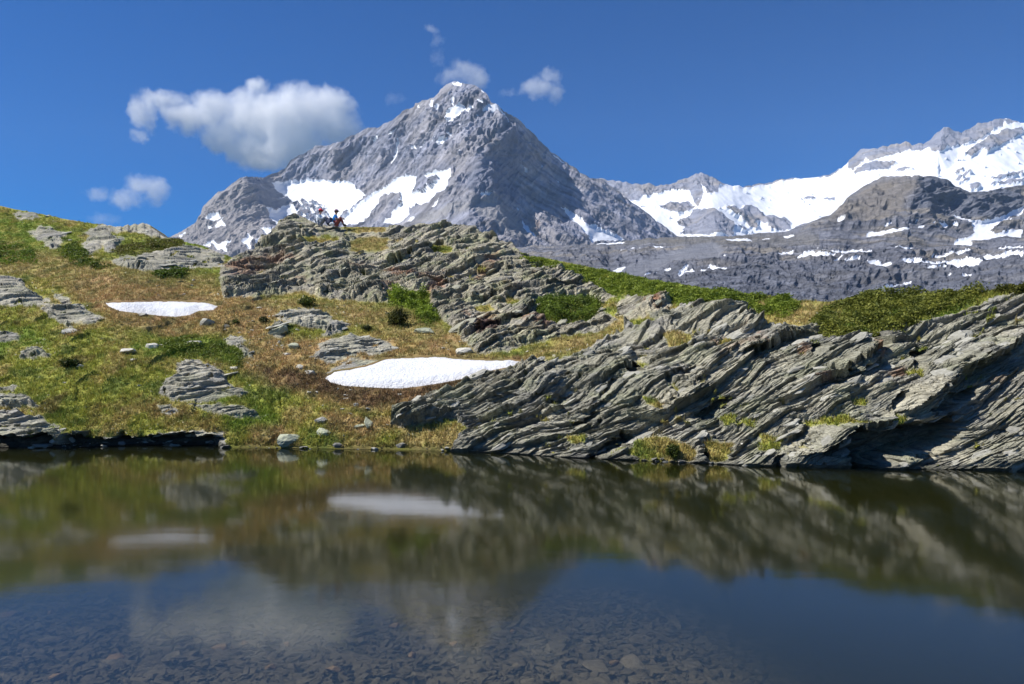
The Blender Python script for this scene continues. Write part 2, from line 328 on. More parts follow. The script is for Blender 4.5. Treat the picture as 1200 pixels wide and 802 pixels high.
# --- the far glacier ridge
sky_far = [(640,225)]+z3([(0,330),(80,330),(130,345),(200,350),(290,355),(360,330),(400,310),(440,300),(490,318),(540,345),(620,360),(700,345),(780,330),(850,325)])+ \
    z4([(0,298),(90,285),(150,260),(185,225),(230,180),(290,180),(350,165),(410,155),(440,170),(500,150),(530,115),(555,95),(590,108),(620,118),(690,80),(750,70),(810,60),(830,70),(855,75)])+[(1260,150),(1400,190),(1500,240)]
rock_far = [z3(p) for p in (
    [(-40,310),(80,325),(130,340),(290,350),(360,325),(440,295),(490,310),(560,345),(520,355),(515,385),(470,392),(450,360),(435,345),(455,390),(445,420),(430,450),(412,430),(395,385),(290,390),(240,395),(180,415),(160,430),(110,400),(60,420),(-60,560)],
    [(262,455),(320,435),(395,428),(420,450),(400,470),(340,485)], [(330,530),(420,470),(470,460),(500,465),(540,495),(575,530),(582,575),(350,575),(375,545)],
    [(540,455),(580,448),(600,470),(625,450),(660,458),(712,495),(735,500),(730,535),(690,510),(668,520),(690,545),(650,540),(600,495),(570,480)], [(730,495),(800,505),(825,520),(822,545),(740,550),(720,530)],
    [(585,535),(640,545),(620,558)], [(850,425),(870,418),(880,430)], [(600,352),(700,338),(780,322),(860,316),(860,326),(780,338),(700,352),(640,364)])]+ \
    [z4(p) for p in ([(60,292),(150,250),(140,270),(95,290)],
    [(185,215),(230,170),(290,170),(350,155),(410,145),(440,160),(500,140),(530,105),(555,85),(620,108),(690,70),(750,60),(790,60),(790,90),(760,100),(700,150),(640,168),(560,180),(540,195),(510,198),(495,180),(465,200),(440,195),(400,200),(340,215),(300,222),(270,232),(250,222),(235,245),(195,272),(178,262)],
    [(628,212),(680,170),(720,150),(740,130),(790,118),(860,92),(860,125),(800,160),(730,195),(720,205),(700,190),(660,216)], [(205,272),(250,248),(340,243),(372,243),(330,268),(240,276),(200,282)],
    [(340,272),(400,265),(430,268),(380,280)], [(596,275),(625,262),(628,268),(600,285)], [(600,300),(660,270),(665,278),(612,305)], [(610,320),(655,295),(640,312)], [(650,335),(690,318),(700,325),(680,350),(655,350)],
    [(735,305),(800,290),(855,280),(860,290),(790,302),(740,312)], [(735,325),(860,305),(860,325),(800,325),(735,330)], [(790,65),(830,55),(850,70),(800,85)], [(0,385),(40,380),(60,388),(30,392)], [(70,382),(125,378),(128,388),(95,392)])]
def snow_sd_far(X, Y):
    wx = X+1.5*fbm(X/6, Y/6, 0*X, 3, 3); wy = Y+1.3*fbm(X/6, Y/5, 0*X+5, 3, 4)
    s = -polys_sd(wx, wy, rock_far, 8)
    s = np.where((fbm(X/5, Y/4, 0*X, 3, 12) > .62) & (s < 0), 1., s)
    return np.where((fbm(X/9+Y/12, Y/2., 0*X, 3, 19) > .74) & (s > 0), -1, s)
def disp_far(X, Y, P):
    x, y, z = P[..., 0], P[..., 1], P[..., 2]
    return 26*(ridged_a(x/150, y/700, z/320, 5, 121)-.5)+7*(ridged_a(x/45, y/160, z/60, 4, 127)-.5)
def col_far(X, Y, P, dv):
    x, y, z = P[..., 0], P[..., 1], P[..., 2]
    c = mixc(ROCKG*.93+0*P, ROCKW*.85, sst(-.3, .6, fbm(x/200, y/300, z/120, 4, 171))); return np.clip(c*(1+.35*fbm(x/40, y/200, z/18, 4, 181)[..., None]), .03, .5)
relief('mountain', 640, 1500, 1.0, sky_far, [(640, 330), (1500, 330)],
    [(640,225,6200),(720,211,6000),(820,202,5900),(900,214,6000),(1000,190,5900),(1100,150,5700),(1190,138,5600),(1500,240,5600),(700,260,5200),(820,245,5100),(832,245,4900),(830,278,4500),(760,275,4500),(900,270,4600),(950,262,4700),(1000,240,4900),(1050,205,5200),(1150,200,4900),(1195,200,4900),(1195,225,4500),(1500,300,4200),(640,330,4000),(1000,330,3700),(1300,330,3600)],
    col_far, snow_sd_far, disp_far, ribs=[([(824,203),(826,222),(836,250),(840,278)], 260, 50, 45), ([(1106,149),(1100,180)], 160, 30, 22), ([(1028,174),(1020,192)], 120, 30, 25)], jag=2.2,
    label='long snow covered glacier ridge with jagged rock crest filling the right skyline', back=500)

# --- rounded dome and the moraine shelf in front of it
sky_shelf = [(520,300),(595,290)]+z3([(0,605),(150,588),(330,574),(600,570),(700,560),(760,556),(820,548)])+z4([(0,480),(60,460),(110,440),(160,400),(175,370),(230,335),(310,297),(350,291),(400,289),(500,290),(560,305),(620,335),(660,352),(750,345),(855,325)])+[(1260,212),(1400,200),(1500,240)]
snow_shelf = [z3(p) for p in (
    [(0,540),(60,560),(118,597),(60,605),(0,608)], [(65,722),(100,702),(118,700),(115,712),(90,730),(68,732)], [(228,630),(270,620),(285,624),(250,636)], [(130,630),(155,628),(152,635)], [(92,640),(115,640),(110,645)], [(162,635),(185,632),(182,640)], [(95,548),(100,545),(160,565),(150,560)],
    [(195,750),(235,735),(262,730),(240,748),(205,755)], [(280,720),(300,715),(318,722),(300,728)], [(342,740),(362,722),(385,705),(395,700),(380,722),(365,730),(400,725),(440,728),(468,720),(475,703),(490,712),(560,720),(500,724),(470,730),(430,738),(380,742),(345,750)],
    [(520,662),(540,662),(552,672),(530,674)], [(538,594),(600,586),(660,592),(660,598),(600,600),(550,598)], [(700,590),(740,588),(735,594),(705,595)], [(792,572),(820,566),(842,570),(820,582),(800,582)], [(755,660),(800,652),(840,648),(825,658),(790,664)], [(848,665),(900,650),(915,662),(880,672),(850,670)])]+ \
    [z4(p) for p in (
    [(135,460),(170,460),(160,470),(140,472)], [(248,520),(265,508),(330,500),(415,492),(418,500),(340,515),(280,530),(252,534)], [(312,490),(345,478),(352,480),(325,492)], [(435,465),(447,468),(444,476)], [(450,490),(470,485),(472,496),(455,498)], [(490,482),(510,488),(508,494)], [(515,482),(545,482),(568,488),(560,498),(545,498)], [(585,475),(605,475),(605,485),(592,484)],
    [(575,447),(605,448),(640,468),(665,475),(700,475),(760,460),(790,448),(815,432),(860,425),(860,440),(815,448),(800,460),(830,465),(770,480),(735,505),(755,520),(820,505),(860,500),(860,528),(790,530),(720,545),(655,548),(665,568),(610,572),(598,560),(600,545),(650,530),(675,510),(665,490),(620,462)],
    [(0,600),(40,592),(50,605),(130,604),(120,612),(0,618)], [(30,575),(80,588),(140,590),(195,578),(235,574),(240,582),(275,585),(265,594),(180,594),(90,595)], [(330,578),(400,574),(430,578),(425,586),(345,584)], [(118,625),(148,610),(158,612),(130,628)], [(145,628),(200,622),(228,624),(215,632),(165,630)],
    [(243,628),(300,625),(310,635),(340,634),(355,640),(330,646),(280,642)], [(375,625),(440,628),(460,638),(530,635),(600,625),(650,620),(705,630),(700,640),(650,654),(600,655),(500,645),(440,642),(400,640)], [(495,610),(540,600),(620,592),(660,588),(640,598),(590,602),(560,610)], [(680,605),(720,598),(760,602),(810,592),(860,598),(860,612),(790,612),(740,610),(690,612)], [(730,582),(800,578),(860,575),(860,588),(790,585)],
    [(470,660),(560,658),(555,666),(490,666)], [(620,690),(640,684),(660,684),(650,695),(622,702)], [(290,748),(340,725),(400,714),(425,715),(420,724),(370,735),(310,752)], [(555,688),(580,685),(575,692)])]
def snow_sd_shelf(X, Y):
    wx = X+1.8*fbm(X/6, Y/3, 0*X, 3, 3); wy = Y+.9*fbm(X/5, Y/3, 0*X+5, 3, 4)
    s = polys_sd(wx, wy, snow_shelf, 6)
    return np.where((fbm(X/10, Y/1.6, 0*X+9, 3, 91) > .66) & (X > 880) & (Y > 292) & (Y < 318), 1., s)
SCREEP = [z3([(20,712),(60,700),(160,690),(330,630),(420,605),(500,600),(540,640),(520,680),(400,680),(330,690),(250,730),(150,752),(60,735)])]
def disp_shelf(X, Y, P):
    x, y, z = P[..., 0], P[..., 1], P[..., 2]
    k = y/1500.
    sc = 1-.92*sst(-2, 5, polys_sd(X, Y, SCREEP, 8)); plain_ = 1-.5*sst(262, 280, Y)*(1-sst(285, 300, Y))
    s = z-.09*x+6*fbm(x/90, y/90, z/60, 2, 5); lay = 1-(s/13.-np.floor(s/13.))
    a = h01(np.floor(s/13.), np.floor(x/60.), 0*np.floor(s), 3)
    return (2.5*a*lay*sst(280, 290, Y)*keep_w(step_of(s/13.)*.6)+k*9*(ridged_a(x/(70*k), y/(130*k), z/(26*k), 5, 221)-.5)+k*3.2*(ridged_a(x/(18*k), y/(40*k), z/(11*k), 3, 227)-.5))*sc*plain_
def col_shelf(X, Y, P, dv):
    x, y, z = P[..., 0], P[..., 1], P[..., 2]
    c = mixc(np.array([.19, .195, .225])+0*P, np.array([.25, .228, .20]), sst(-.2, .5, fbm(x/120, y/200, z/40, 4, 271)))
    c = c*(1.05+.75*fbm(x/60, y/200, z/6, 5, 281)[..., None])
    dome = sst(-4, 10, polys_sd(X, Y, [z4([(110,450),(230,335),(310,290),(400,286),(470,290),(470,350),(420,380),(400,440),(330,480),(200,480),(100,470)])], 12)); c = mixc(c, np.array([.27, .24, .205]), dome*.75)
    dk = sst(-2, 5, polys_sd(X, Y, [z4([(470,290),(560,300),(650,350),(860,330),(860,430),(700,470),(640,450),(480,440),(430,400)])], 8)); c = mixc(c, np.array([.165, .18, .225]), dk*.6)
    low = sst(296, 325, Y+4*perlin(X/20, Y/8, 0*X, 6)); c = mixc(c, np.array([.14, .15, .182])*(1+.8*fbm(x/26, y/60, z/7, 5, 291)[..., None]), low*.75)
    pl = sst(-3, 6, -np.abs(Y-281-.02*(X-800))+10)*(X < 960); c = mixc(c, np.array([.20, .185, .155]), pl*.6)
    sc = sst(-1, 3, polys_sd(X, Y, SCREEP, 8)); c = mixc(c, np.array([.26, .268, .30]), sc*.85)
    return np.clip(c, .03, .5)
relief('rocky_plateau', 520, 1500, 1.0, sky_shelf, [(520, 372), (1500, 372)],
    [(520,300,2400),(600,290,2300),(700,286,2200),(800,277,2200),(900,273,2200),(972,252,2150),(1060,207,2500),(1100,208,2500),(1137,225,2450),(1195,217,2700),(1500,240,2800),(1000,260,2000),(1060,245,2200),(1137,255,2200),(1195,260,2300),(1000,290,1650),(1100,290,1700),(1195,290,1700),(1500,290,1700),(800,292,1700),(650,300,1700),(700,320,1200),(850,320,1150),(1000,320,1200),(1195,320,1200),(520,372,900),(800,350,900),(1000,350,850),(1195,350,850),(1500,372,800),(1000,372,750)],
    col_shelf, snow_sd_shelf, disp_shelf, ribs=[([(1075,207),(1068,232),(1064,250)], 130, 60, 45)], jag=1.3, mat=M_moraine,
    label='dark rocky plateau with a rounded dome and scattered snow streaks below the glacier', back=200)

# ------------------------------------------------------------------ hillside base surface
water_l = [(-1400,524),(-300,526),(0,528),(60,528),(150,525),(260,525),(300,525),(450,527),(530,529),(600,532),(680,537),(750,540),(820,543),(900,547),(1000,549),(1090,550),(1150,551),(1195,553),(1400,556),(2600,556)]
sky_hill = [(-1400,170),(-300,205),(0,241),(20,245),(45,250),(75,256),(100,260),(118,262),(140,265),(160,262),(172,261),(182,269),(192,276),(205,279),(235,287),(262,298),(275,302),(295,296),(312,280),(320,268),(328,258),(338,252),(347,250),(355,253),(365,259),(376,263),(390,265),(410,266),(450,266),(478,266),(492,261),(515,260),(540,264),(560,270),(580,279),(600,287),(612,297),(650,304),(700,315),(745,325),(790,332),(840,340),(880,346),(905,349),(940,353),(975,353),(1000,350),(1050,345),(1100,343),(1140,342),(1160,340),(1195,336),(1400,320),(2600,240)]
D_w = lambda y: CAMH*F/(y-HY)
cp = [(x, y, D_w(y)) for x, y in water_l if -300 <= x <= 1400]
cp += [(-300,205,48),(0,242,46),(0,290,38),(0,340,29),(0,400,24.5),(0,470,20.5),(-300,400,24),(-300,300,36),(120,263,43),(150,280,39),(150,320,31),(180,361,27.3),(150,410,23.5),(150,470,20.5),
    (270,302,37),(270,335,30.5),(270,400,24),(270,470,20.4),(347,250,43),(345,285,38),(340,325,32.5),(345,350,28.5),(378,263,42),(450,266,41),(510,260,41),(450,310,34.5),(450,348,29),(450,375,26),(450,405,23.4),(450,437,21.3),(450,480,19.7),
    (600,287,37),(560,330,31),(600,350,28),(600,385,25),(560,415,22.3),(600,428,21),(600,470,19),(530,460,20),(700,315,33),(650,350,28.5),(700,372,26),(680,405,22),(650,430,20.3),(790,332,27.5),(780,352,25),(880,346,24.5),(850,358,22.2),(760,378,22.5),(750,430,19.3),(750,480,17.6),
    (940,353,21.8),(940,380,19.6),(900,430,18.3),(900,490,16.7),(1060,345,20.6),(1050,390,18.2),(1040,450,16.7),(1040,495,15.4),(1195,337,18.6),(1180,390,17.3),(1180,450,16.1),(1180,510,15.1),(1400,320,19),(1400,450,15.8)]
rbf = RBF(cp, 3e-4)
pxs = np.concatenate([np.arange(-1400, -60, 14.), np.arange(-60, 1260, 1.0), np.arange(1260, 2600, 14.)])
NR = 490
top = interp_line(sky_hill, pxs)
rough_sky = np.interp(pxs, [0,80,120,190,262,300,350,370,400,470,500,600,640,700,1150,1195], [.4,.4,1.2,1.4,.5,1.5,1.5,.6,.3,.3,1.3,1.3,.6,.2,.2,.8])
jit = rough_sky*(ridged(pxs/9., 0*pxs, 0*pxs, 4, 15)-.6)*1.2
bot = interp_line(water_l, pxs)
t = np.linspace(0, 1, NR)[:, None]
X = np.repeat(pxs[None], NR, 0); Y = top[None]*(1-t)+bot[None]*t
Dg = rbf(np.clip(X, -300, 1400), np.where(X < -300, Y+(top[np.searchsorted(pxs, -300)]-top)[None]*(1-t), Y))
P0 = W(X, Y+jit[None]*(1-sst(0, .07, t)), Dg)
print('z mono', float(np.percentile(np.diff(P0[::-1, :, 2], axis=0), 1)), 'D mono', float(np.percentile(np.diff(Dg[::-1], axis=0), 1)))

# masks ------------------------------------------------------------
a1 = lambda L: [(x/4, 220+y/4) for x, y in L]
b1 = lambda L: [(150+x/5.344, 380+y/5.344) for x, y in L]
c1 = lambda L: [(300+x/5.728, 340+y/5.728) for x, y in L]
e1 = lambda L: [(600+x/4, 400+y/4) for x, y in L]
g1 = lambda L: [(900+x/3.083, 300+y/3.083) for x, y in L]
# each outcrop: (region id for the bedding, label, polygons)
OUT = [
 (0, 'grey slab outcrop at the left edge beside the brown hollow below the upper slope', [[(-40,318),(0,322),(25,328),(40,342),(62,356),(60,361),(20,358),(-40,356)], [(50,362),(80,357),(100,360),(122,375),(110,381),(85,378),(83,386),(70,380),(55,370)], [(60,342),(78,348),(84,356),(68,354)]]),
 (0, 'small low rock patch showing through grass near the left edge', [[(25,410),(47,406),(59,417),(37,421),(26,420)], [(-40,385),(10,388),(25,395),(24,400),(-40,402)]]),
 (0, 'thin stacked ledges at the left edge just above the shore', [[(-60,447),(20,452),(18,460),(-60,459)], [(-60,464),(32,462),(45,475),(10,477),(-60,474)], [(-60,480),(20,482),(45,489),(70,500),(72,530),(-60,532)]]),
 (0, 'dark undercut rock ledge along the left waterline under the turf', [[(66,510),(90,508),(110,514),(140,509),(165,512),(200,506),(262,507),(268,528),(66,531)]]),
 (0, 'large pale tilted slab in the middle of the left meadow above the shore', [b1([(310,240),(400,205),(470,245),(600,290),(640,380),(760,430),(700,450),(640,455),(450,480),(280,480),(180,430),(230,350),(300,320)]), [(186,478),(200,475),(210,482),(203,486),(188,485)]]),
 (0, 'low dark slab just below the large pale slab in the meadow', [b1([(380,495),(540,495),(700,510),(800,530),(812,575),(640,588),(520,550)])]),
 (0, 'narrow broken rock rib above and right of the large pale slab', [b1([(580,75),(640,50),(730,70),(735,130),(790,210),(720,205),(680,150),(600,110)])]),
 (0, 'pale rock patch high on the green slope near the left skyline', [[(32,272),(50,264),(75,272),(77,280),(60,292),(45,282)], [(15,247),(40,249),(46,254),(35,258),(18,256)]]),
 (0, 'rounded pale outcrop on the left skyline crest', [[(94,292),(107,276),(95,274),(117,262),(160,258),(178,258),(195,278),(175,276),(150,272),(140,285),(135,293),(125,295),(120,288),(110,295),(100,300)]]),
 (0, 'long pale rock shelf on the slope below the skyline left of the knoll', [[(130,307),(140,301),(175,296),(217,285),(235,290),(262,295),(262,316),(255,312),(225,315),(175,317),(150,312)]]),
 (0, 'layered rock ledge in the brown meadow below the knoll', [c1([(120,170),(170,130),(370,128),(480,170),(630,240),(560,285),(430,310),(470,260),(250,240),(180,210)]), c1([(75,300),(100,250),(150,225),(205,240),(200,300),(110,310)])]),
 (0, 'broken outcrop directly above the large lower snow patch', [c1([(380,460),(450,350),(640,290),(820,335),(925,370),(910,410),(800,440),(700,420),(560,480),(480,500)]), c1([(460,550),(640,460),(850,475),(720,530),(500,565)])]),
 (1, 'craggy lichen covered rock knoll on the skyline where two hikers sit', [[(256,332),(258,316),(275,300),(295,290),(312,274),(322,254),(347,244),(360,250),(378,257),(420,258),(500,252),(560,262),(600,278),(625,300),(660,318),(700,333),(722,347),(700,358),(722,376),(700,388),(650,396),(600,409),(560,415),(545,402),(535,390),(520,377),(505,367),(450,355),(430,352),(380,349),(355,340),(300,347),(262,348)]]),
 (1, 'brown and grey boulder heap at the foot of the green ridge', [[(722,352),(735,346),(765,344),(794,352),(780,366),(735,374),(722,370)]]),
 (2, 'big layered schist cliff falling into the lake on the right', [[(459,498),(460,484),(487,471),(511,459),(530,458),(545,450),(574,436),(608,429),(640,425),(665,420),(700,402),(732,387),(735,373),(775,367),(800,359),(840,354),(882,358),(890,368),(900,386),(919,383),(955,379),(984,393),(1007,391),(1036,390),(1062,378),(1082,378),(1120,367),(1146,357),(1176,344),(1195,339),(1500,330),(2700,250),(2700,600),(540,600),(528,528),(546,502),(530,491),(500,497),(480,500)]]),
]
GRASS_IN = [[(352,276),(398,276),(397,284),(360,286)], [(408,284),(430,278),(456,279),(455,291),(430,294),(412,295)], [(506,286),(530,288),(530,298),(512,296)], [(452,342),(503,342),(505,362),(480,380),(455,372)],
    [(400,262),(455,262),(452,272),(405,272)], [(628,352),(690,347),(704,356),(690,376),(640,378),(628,366)], [(590,355),(600,348),(612,354),(600,360)], [(556,360),(575,357),(578,364),(560,367)],
    [(735,533),(747,515),(775,512),(812,524),(815,540),(770,542)], [(825,514),(860,519),(852,540),(833,542)], [(660,511),(687,508),(686,520),(672,519)], e1([(600,255),(640,262),(712,290),(690,312),(640,300)]), e1([(740,200),(800,225),(780,240)]), e1([(980,355),(1040,345),(1050,390),(1000,395)]), e1([(1080,380),(1130,380),(1130,405),(1090,405)]),
    g1([(100,600),(180,590),(280,565),(300,580),(370,600),(350,615),(280,600),(130,610)]), g1([(305,520),(350,520),(355,540),(315,540)]), g1([(-20,650),(60,655),(40,695),(-30,700)]), g1([(450,565),(510,570),(500,605),(460,600)]),
    [(780,387),(812,390),(805,405),(782,404)], [(840,403),(850,394),(866,391),(862,400),(848,408)], [(735,374),(760,370),(770,378),(745,386)], [(872,372),(900,362),(905,380),(885,384)], g1([(500,410),(560,415),(560,440),(510,440)]), g1([(220,250),(280,262),(275,290),(250,290)]), e1([(580,90),(630,95),(620,125)]),
    a1([(520,210),(560,195),(640,205),(700,225),(640,245),(560,235)])]
BROWN = [[(60,332),(110,322),(200,335),(290,343),(322,356),(335,372),(300,388),(250,388),(205,392),(160,388),(130,378),(112,358),(85,345)],
    [(296,378),(345,392),(380,396),(470,402),(540,392),(560,402),(535,412),(620,420),(600,440),(520,462),(475,482),(430,482),(380,472),(330,452),(285,432),(285,400)], [(380,485),(460,486),(470,500),(430,512),(380,505)], [(290,500),(330,498),(330,515),(295,518)]]
DARKB = [[(300,430),(370,438),(430,452),(540,440),(600,425),(610,430),(540,456),(480,470),(430,478),(380,462),(320,450)]]
STRAW = [[(0,285),(80,300),(250,322),(262,340),(120,330),(0,318)], [(300,348),(430,352),(500,368),(540,388),(530,400),(460,395),(400,372),(330,362)], [(600,425),(620,408),(700,385),(730,375),(735,388),(700,404),(640,424)], [(880,350),(990,352),(985,378),(955,378),(905,385),(890,365)], [(405,262),(455,262),(455,295),(408,296)], [(780,387),(812,390),(805,405),(782,404)], [(470,500),(540,495),(545,525),(500,528),(470,520)]]
GREEN = [[(-60,250),(60,262),(95,285),(100,305),(60,300),(0,298),(-60,300)], [(-60,380),(30,385),(60,400),(0,420),(-60,420)], [(600,296),(700,314),(800,332),(900,348),(940,354),(925,378),(800,358),(700,345),(640,330)], [(190,392),(250,388),(285,410),(285,432),(235,415),(190,415)], [(150,372),(200,385),(250,425),(190,420),(150,430)], [(455,340),(505,340),(505,382),(455,376)], [(945,356),(1040,340),(1160,332),(1195,330),(1140,365),(1080,380),(1040,392),(990,394)], [(505,400),(535,380),(540,392),(520,402)], [(170,318),(262,316),(262,330),(190,328)], [(120,285),(262,275),(262,295),(160,298)], [(250,465),(310,470),(330,500),(270,505)]]
SNOWP = [[(124,355),(160,354),(200,353.5),(240,354.5),(255,359),(250,363),(233,364),(222,369),(205,371),(190,370),(165,367),(140,364),(128,359)],
         [(381,443),(392,436),(412,433),(428,430),(440,426),(452,421),(480,420),(512,418.5),(540,421),(575,423),(598,422),(610,424),(600,429),(575,434),(550,442),(520,448),(495,452),(470,455),(440,454),(405,452),(388,448)]]
wn1 = fbm(X/9, Y/6, 0*X, 4, 7); wn2 = fbm(X/9, Y/6, 0*X+9, 4, 8)
WX, WY = X+4.5*wn1, Y+2.6*wn2
rid = np.full(X.shape, -1, int); rsd = np.full(X.shape, -12., f32)
for i, (reg, lab, PL) in enumerate(OUT):
    s = polys_sd(WX, WY, PL); m = s > rsd; rsd[m] = s[m]; rid[m] = i
reg = np.array([o[0] for o in OUT])[np.clip(rid, 0, None)]
gin = polys_sd(WX, WY, GRASS_IN); snp = polys_sd(X, Y, SNOWP)
# weathered gaps: turf creeping into the rock, little rocks poking out of the turf
q3 = fbm(X/16-Y/40, Y/5+X/14, 0*X, 4, 301)
gapy = np.where(reg == 2, .63, np.where(reg == 1, .62, .52))
crev = (q3 > gapy) & (rsd > 2) & (ell(X, Y, 1065, 508, 100, 42, 20) > 1)
bits = (fbm(X/5, Y/2.2, 0*X, 3, 311) > .60+.25*sst(-.1, .3, fbm(X/60, Y/30, 0*X, 2, 313))) & (rsd < -2) & (rsd > -11.9)
rock = np.minimum(rsd, -gin); rock = np.where(crev, -2, rock); rock = np.where(bits & (gin < 0) & (snp < -3), 1.5, rock)
rock = np.where(snp > -2, -4, rock)
rw = sst(-1.5, 1.2, rock)

# rock displacement --------------------------------------------------
nrm = grid_normals(P0)
Ps = P0
def strata(P, th, k, seed, m):
    c, s = math.cos(math.radians(th)), math.sin(math.radians(th))
    gb = np.maximum(step_of(P[..., 2]*c-P[..., 0]*s+.10*P[..., 1])[m], 1e-4); x, y, z = P[m][:, 0], P[m][:, 1], P[m][:, 2]
    wa = .34*k*perlin(x/(3.4*k), y/(3.4*k), z/(2.6*k), seed)+.05*k*perlin(x/(1.1*k), y/(1.1*k), z/(.7*k), seed+1)
    b = z*c-x*s+.10*y+wa; u = x*c+z*s+.5*k*perlin(x/(1.5*k), y/(1.5*k), z/(1.5*k), seed+2)
    d = 0
    for j, (T, Ln, A) in enumerate(((.70, 2.6, .24), (.29, 1.5, .16), (.13, .8, .085), (.06, .45, .034), (.032, .25, .013))):
        T, Ln, A = T*k, Ln*k, A*k
        q = b/T+.22*perlin(x/(Ln*.8), y/(Ln*.8), z/(Ln*.5), seed+5+j); kk = np.floor(q); fr = q-kk
        uu = u/Ln+h01(kk, 0*kk, 0*kk, seed+j)*9+.5*fr; ub = np.floor(uu); uf = uu-ub
        vv = y/Ln+h01(kk, ub, 0*kk, seed+9+j)*5; vb = np.floor(vv)*(th > 26)
        r = h01(kk, ub, vb, seed+20+j)
        e = np.minimum(np.minimum(uf, 1-uf)*Ln/(.06*k), 1)      # narrow open joint at a block's ends
        prof = (1-fr)**.8*(.25+.6*r)+.75*r
        d = d+A*(prof*(.5+.5*e)-.5)*(1-sst(.22, .45, gb/T))
    return d
TH = {0: 9, 1: 30, 2: 27}; KS = {0: .75, 1: 1.15, 2: .80}
sd_ = np.zeros(X.shape)
for r_ in (0, 1, 2):
    m = (reg == r_) & (rw > 0) & (X > -300) & (X < 1500)
    sd_[m] = strata(P0, TH[r_], KS[r_], 400+50*r_, m)*(.7 if r_ == 0 else 1.)
x, y, z = P0[..., 0], P0[..., 1], P0[..., 2]
bulge = fbm(x/2.6, y/2.6, z/1.8, 3, 501)*np.where(reg == 2, .42, np.where(reg == 1, .34, .12))
lump = ridged_a(x/.8, y/.9, z/.5, 3, 511)*np.where(reg == 1, .07, .05)
grain = fbm_a(x/.25, y/.3, z/.12, 3, 521)*.02*np.where(reg == 1, 2, 1)
gy_ = sst(.030, .050, step_of(P0[..., 2]*.9-P0[..., 0]*.42)); gz = sst(.018, .04, step_of(P0[..., 2]*.89-P0[..., 0]*.45)); sd_ = np.where(reg == 2, sd_*(1-gz)+blur_x(sd_, 2)*gz, np.where(reg == 1, 0.85*(sd_*(1-gy_)+blur_x(sd_, 1)*gy_), blur_x(sd_, 1)))
dr = sd_+bulge+np.where(reg == 2, lump+grain, blur_x(lump, 2))
FWD = ((962,510,56,16,24,.8),(1065,474,66,8,27,.45),(700,468,30,8,28,.3),(1150,420,60,12,28,.45),(800,460,40,8,27,.35),(640,452,40,8,25,.25),(560,300,40,9,30,.3),(350,275,22,8,10,.3),(480,300,40,7,10,.25),(900,405,50,8,22,.4),(1000,430,40,8,22,.35),(590,345,34,7,35,.3),(400,320,40,7,20,.3),(300,305,22,7,15,.4))
# hollows and alcoves (the black shaded ones)
back = np.zeros(X.shape)
for cx_, cy_, rx_, ry_, ro_, am in ((1050,522,58,22,22,1.25),(1008,520,24,17,10,1.0),(1100,510,34,19,30,1.0),(962,413,9,9,0,.7),(1078,421,9,12,0,.7),(1030,402,14,10,0,.6),(746,437,9,10,20,.6),(715,455,18,5,28,.4),(690,492,20,6,15,.35),(716,523,30,8,30,.5),(838,474,24,7,20,.45),(1060,474,16,8,25,.4),
        (920,540,16,6,25,.35),(836,528,12,8,35,.5),(617,500,12,6,30,.3),(768,358,7,5,0,.5),(512,287,7,4,0,.6),(420,340,14,4,5,.5),(322,300,16,6,20,.4),(350,288,14,5,5,.4),(545,350,10,8,60,.5),(520,338,14,5,0,.5),(575,322,22,5,35,.5),(300,325,12,5,0,.4),(730,362,9,6,0,.4),
        (460,310,10,3,20,.4),(560,395,10,4,0,.4),(665,400,10,4,30,.3),(1120,470,30,7,28,.4),(985,452,22,5,15,.35),(650,470,22,5,28,.3),(590,470,20,4,20,.2),(880,420,20,4,25,.3),(800,440,20,4,25,.3)):
    dd = ell(X+5*wn1, Y+4*wn2, cx_, cy_, rx_, ry_, ro_); back = np.maximum(back, am*(1-sst(.75, 1.1, dd)))
# undercut turf bank on the left shore
hgt = P0[..., 2]
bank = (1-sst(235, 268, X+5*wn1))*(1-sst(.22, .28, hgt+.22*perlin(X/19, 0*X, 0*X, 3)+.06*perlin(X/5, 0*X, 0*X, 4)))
turfd = .085*fbm_a(x/.7, y/.9, z/.7, 4, 601)+.11*perlin(x/1.8, y/2.4, 0*x, 602)+.03*ridged_a(x/.22, y/.3, z/.2, 3, 604)
turfd = turfd+np.where((perlin(x/1.1, y/1.6, 0*x, 631) > .25) & (X < 330), -.10, 0)     # sunken hollows between hummocks
endf = sst(0, 10, bot[None]-Y)          # keep the waterline
snf = 1-sst(-7, -2, snp)
rwd = sst(-1, 6, rock)
disp = (rwd*dr*(.35+.65*endf)+(1-rwd)*(turfd-.05)*endf)*snf*np.clip(t*NR/5, .15, 1)
dirv = nrm+np.array([0, -.35, 0.05]); dirv /= np.linalg.norm(dirv, axis=-1, keepdims=True)
P = P0+dirv*disp[..., None]
fwd = np.zeros(X.shape)
for cx_, cy_, rx_, ry_, ro_, am in FWD:
    fwd = np.maximum(fwd, am*(1-sst(.3, 1.1, ell(X+5*wn1, Y+4*wn2, cx_, cy_, rx_, ry_, ro_))))
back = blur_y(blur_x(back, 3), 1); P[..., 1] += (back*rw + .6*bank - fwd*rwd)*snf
sunk = sst(-.5, 2, snp); P[..., 2] -= .18*sunk

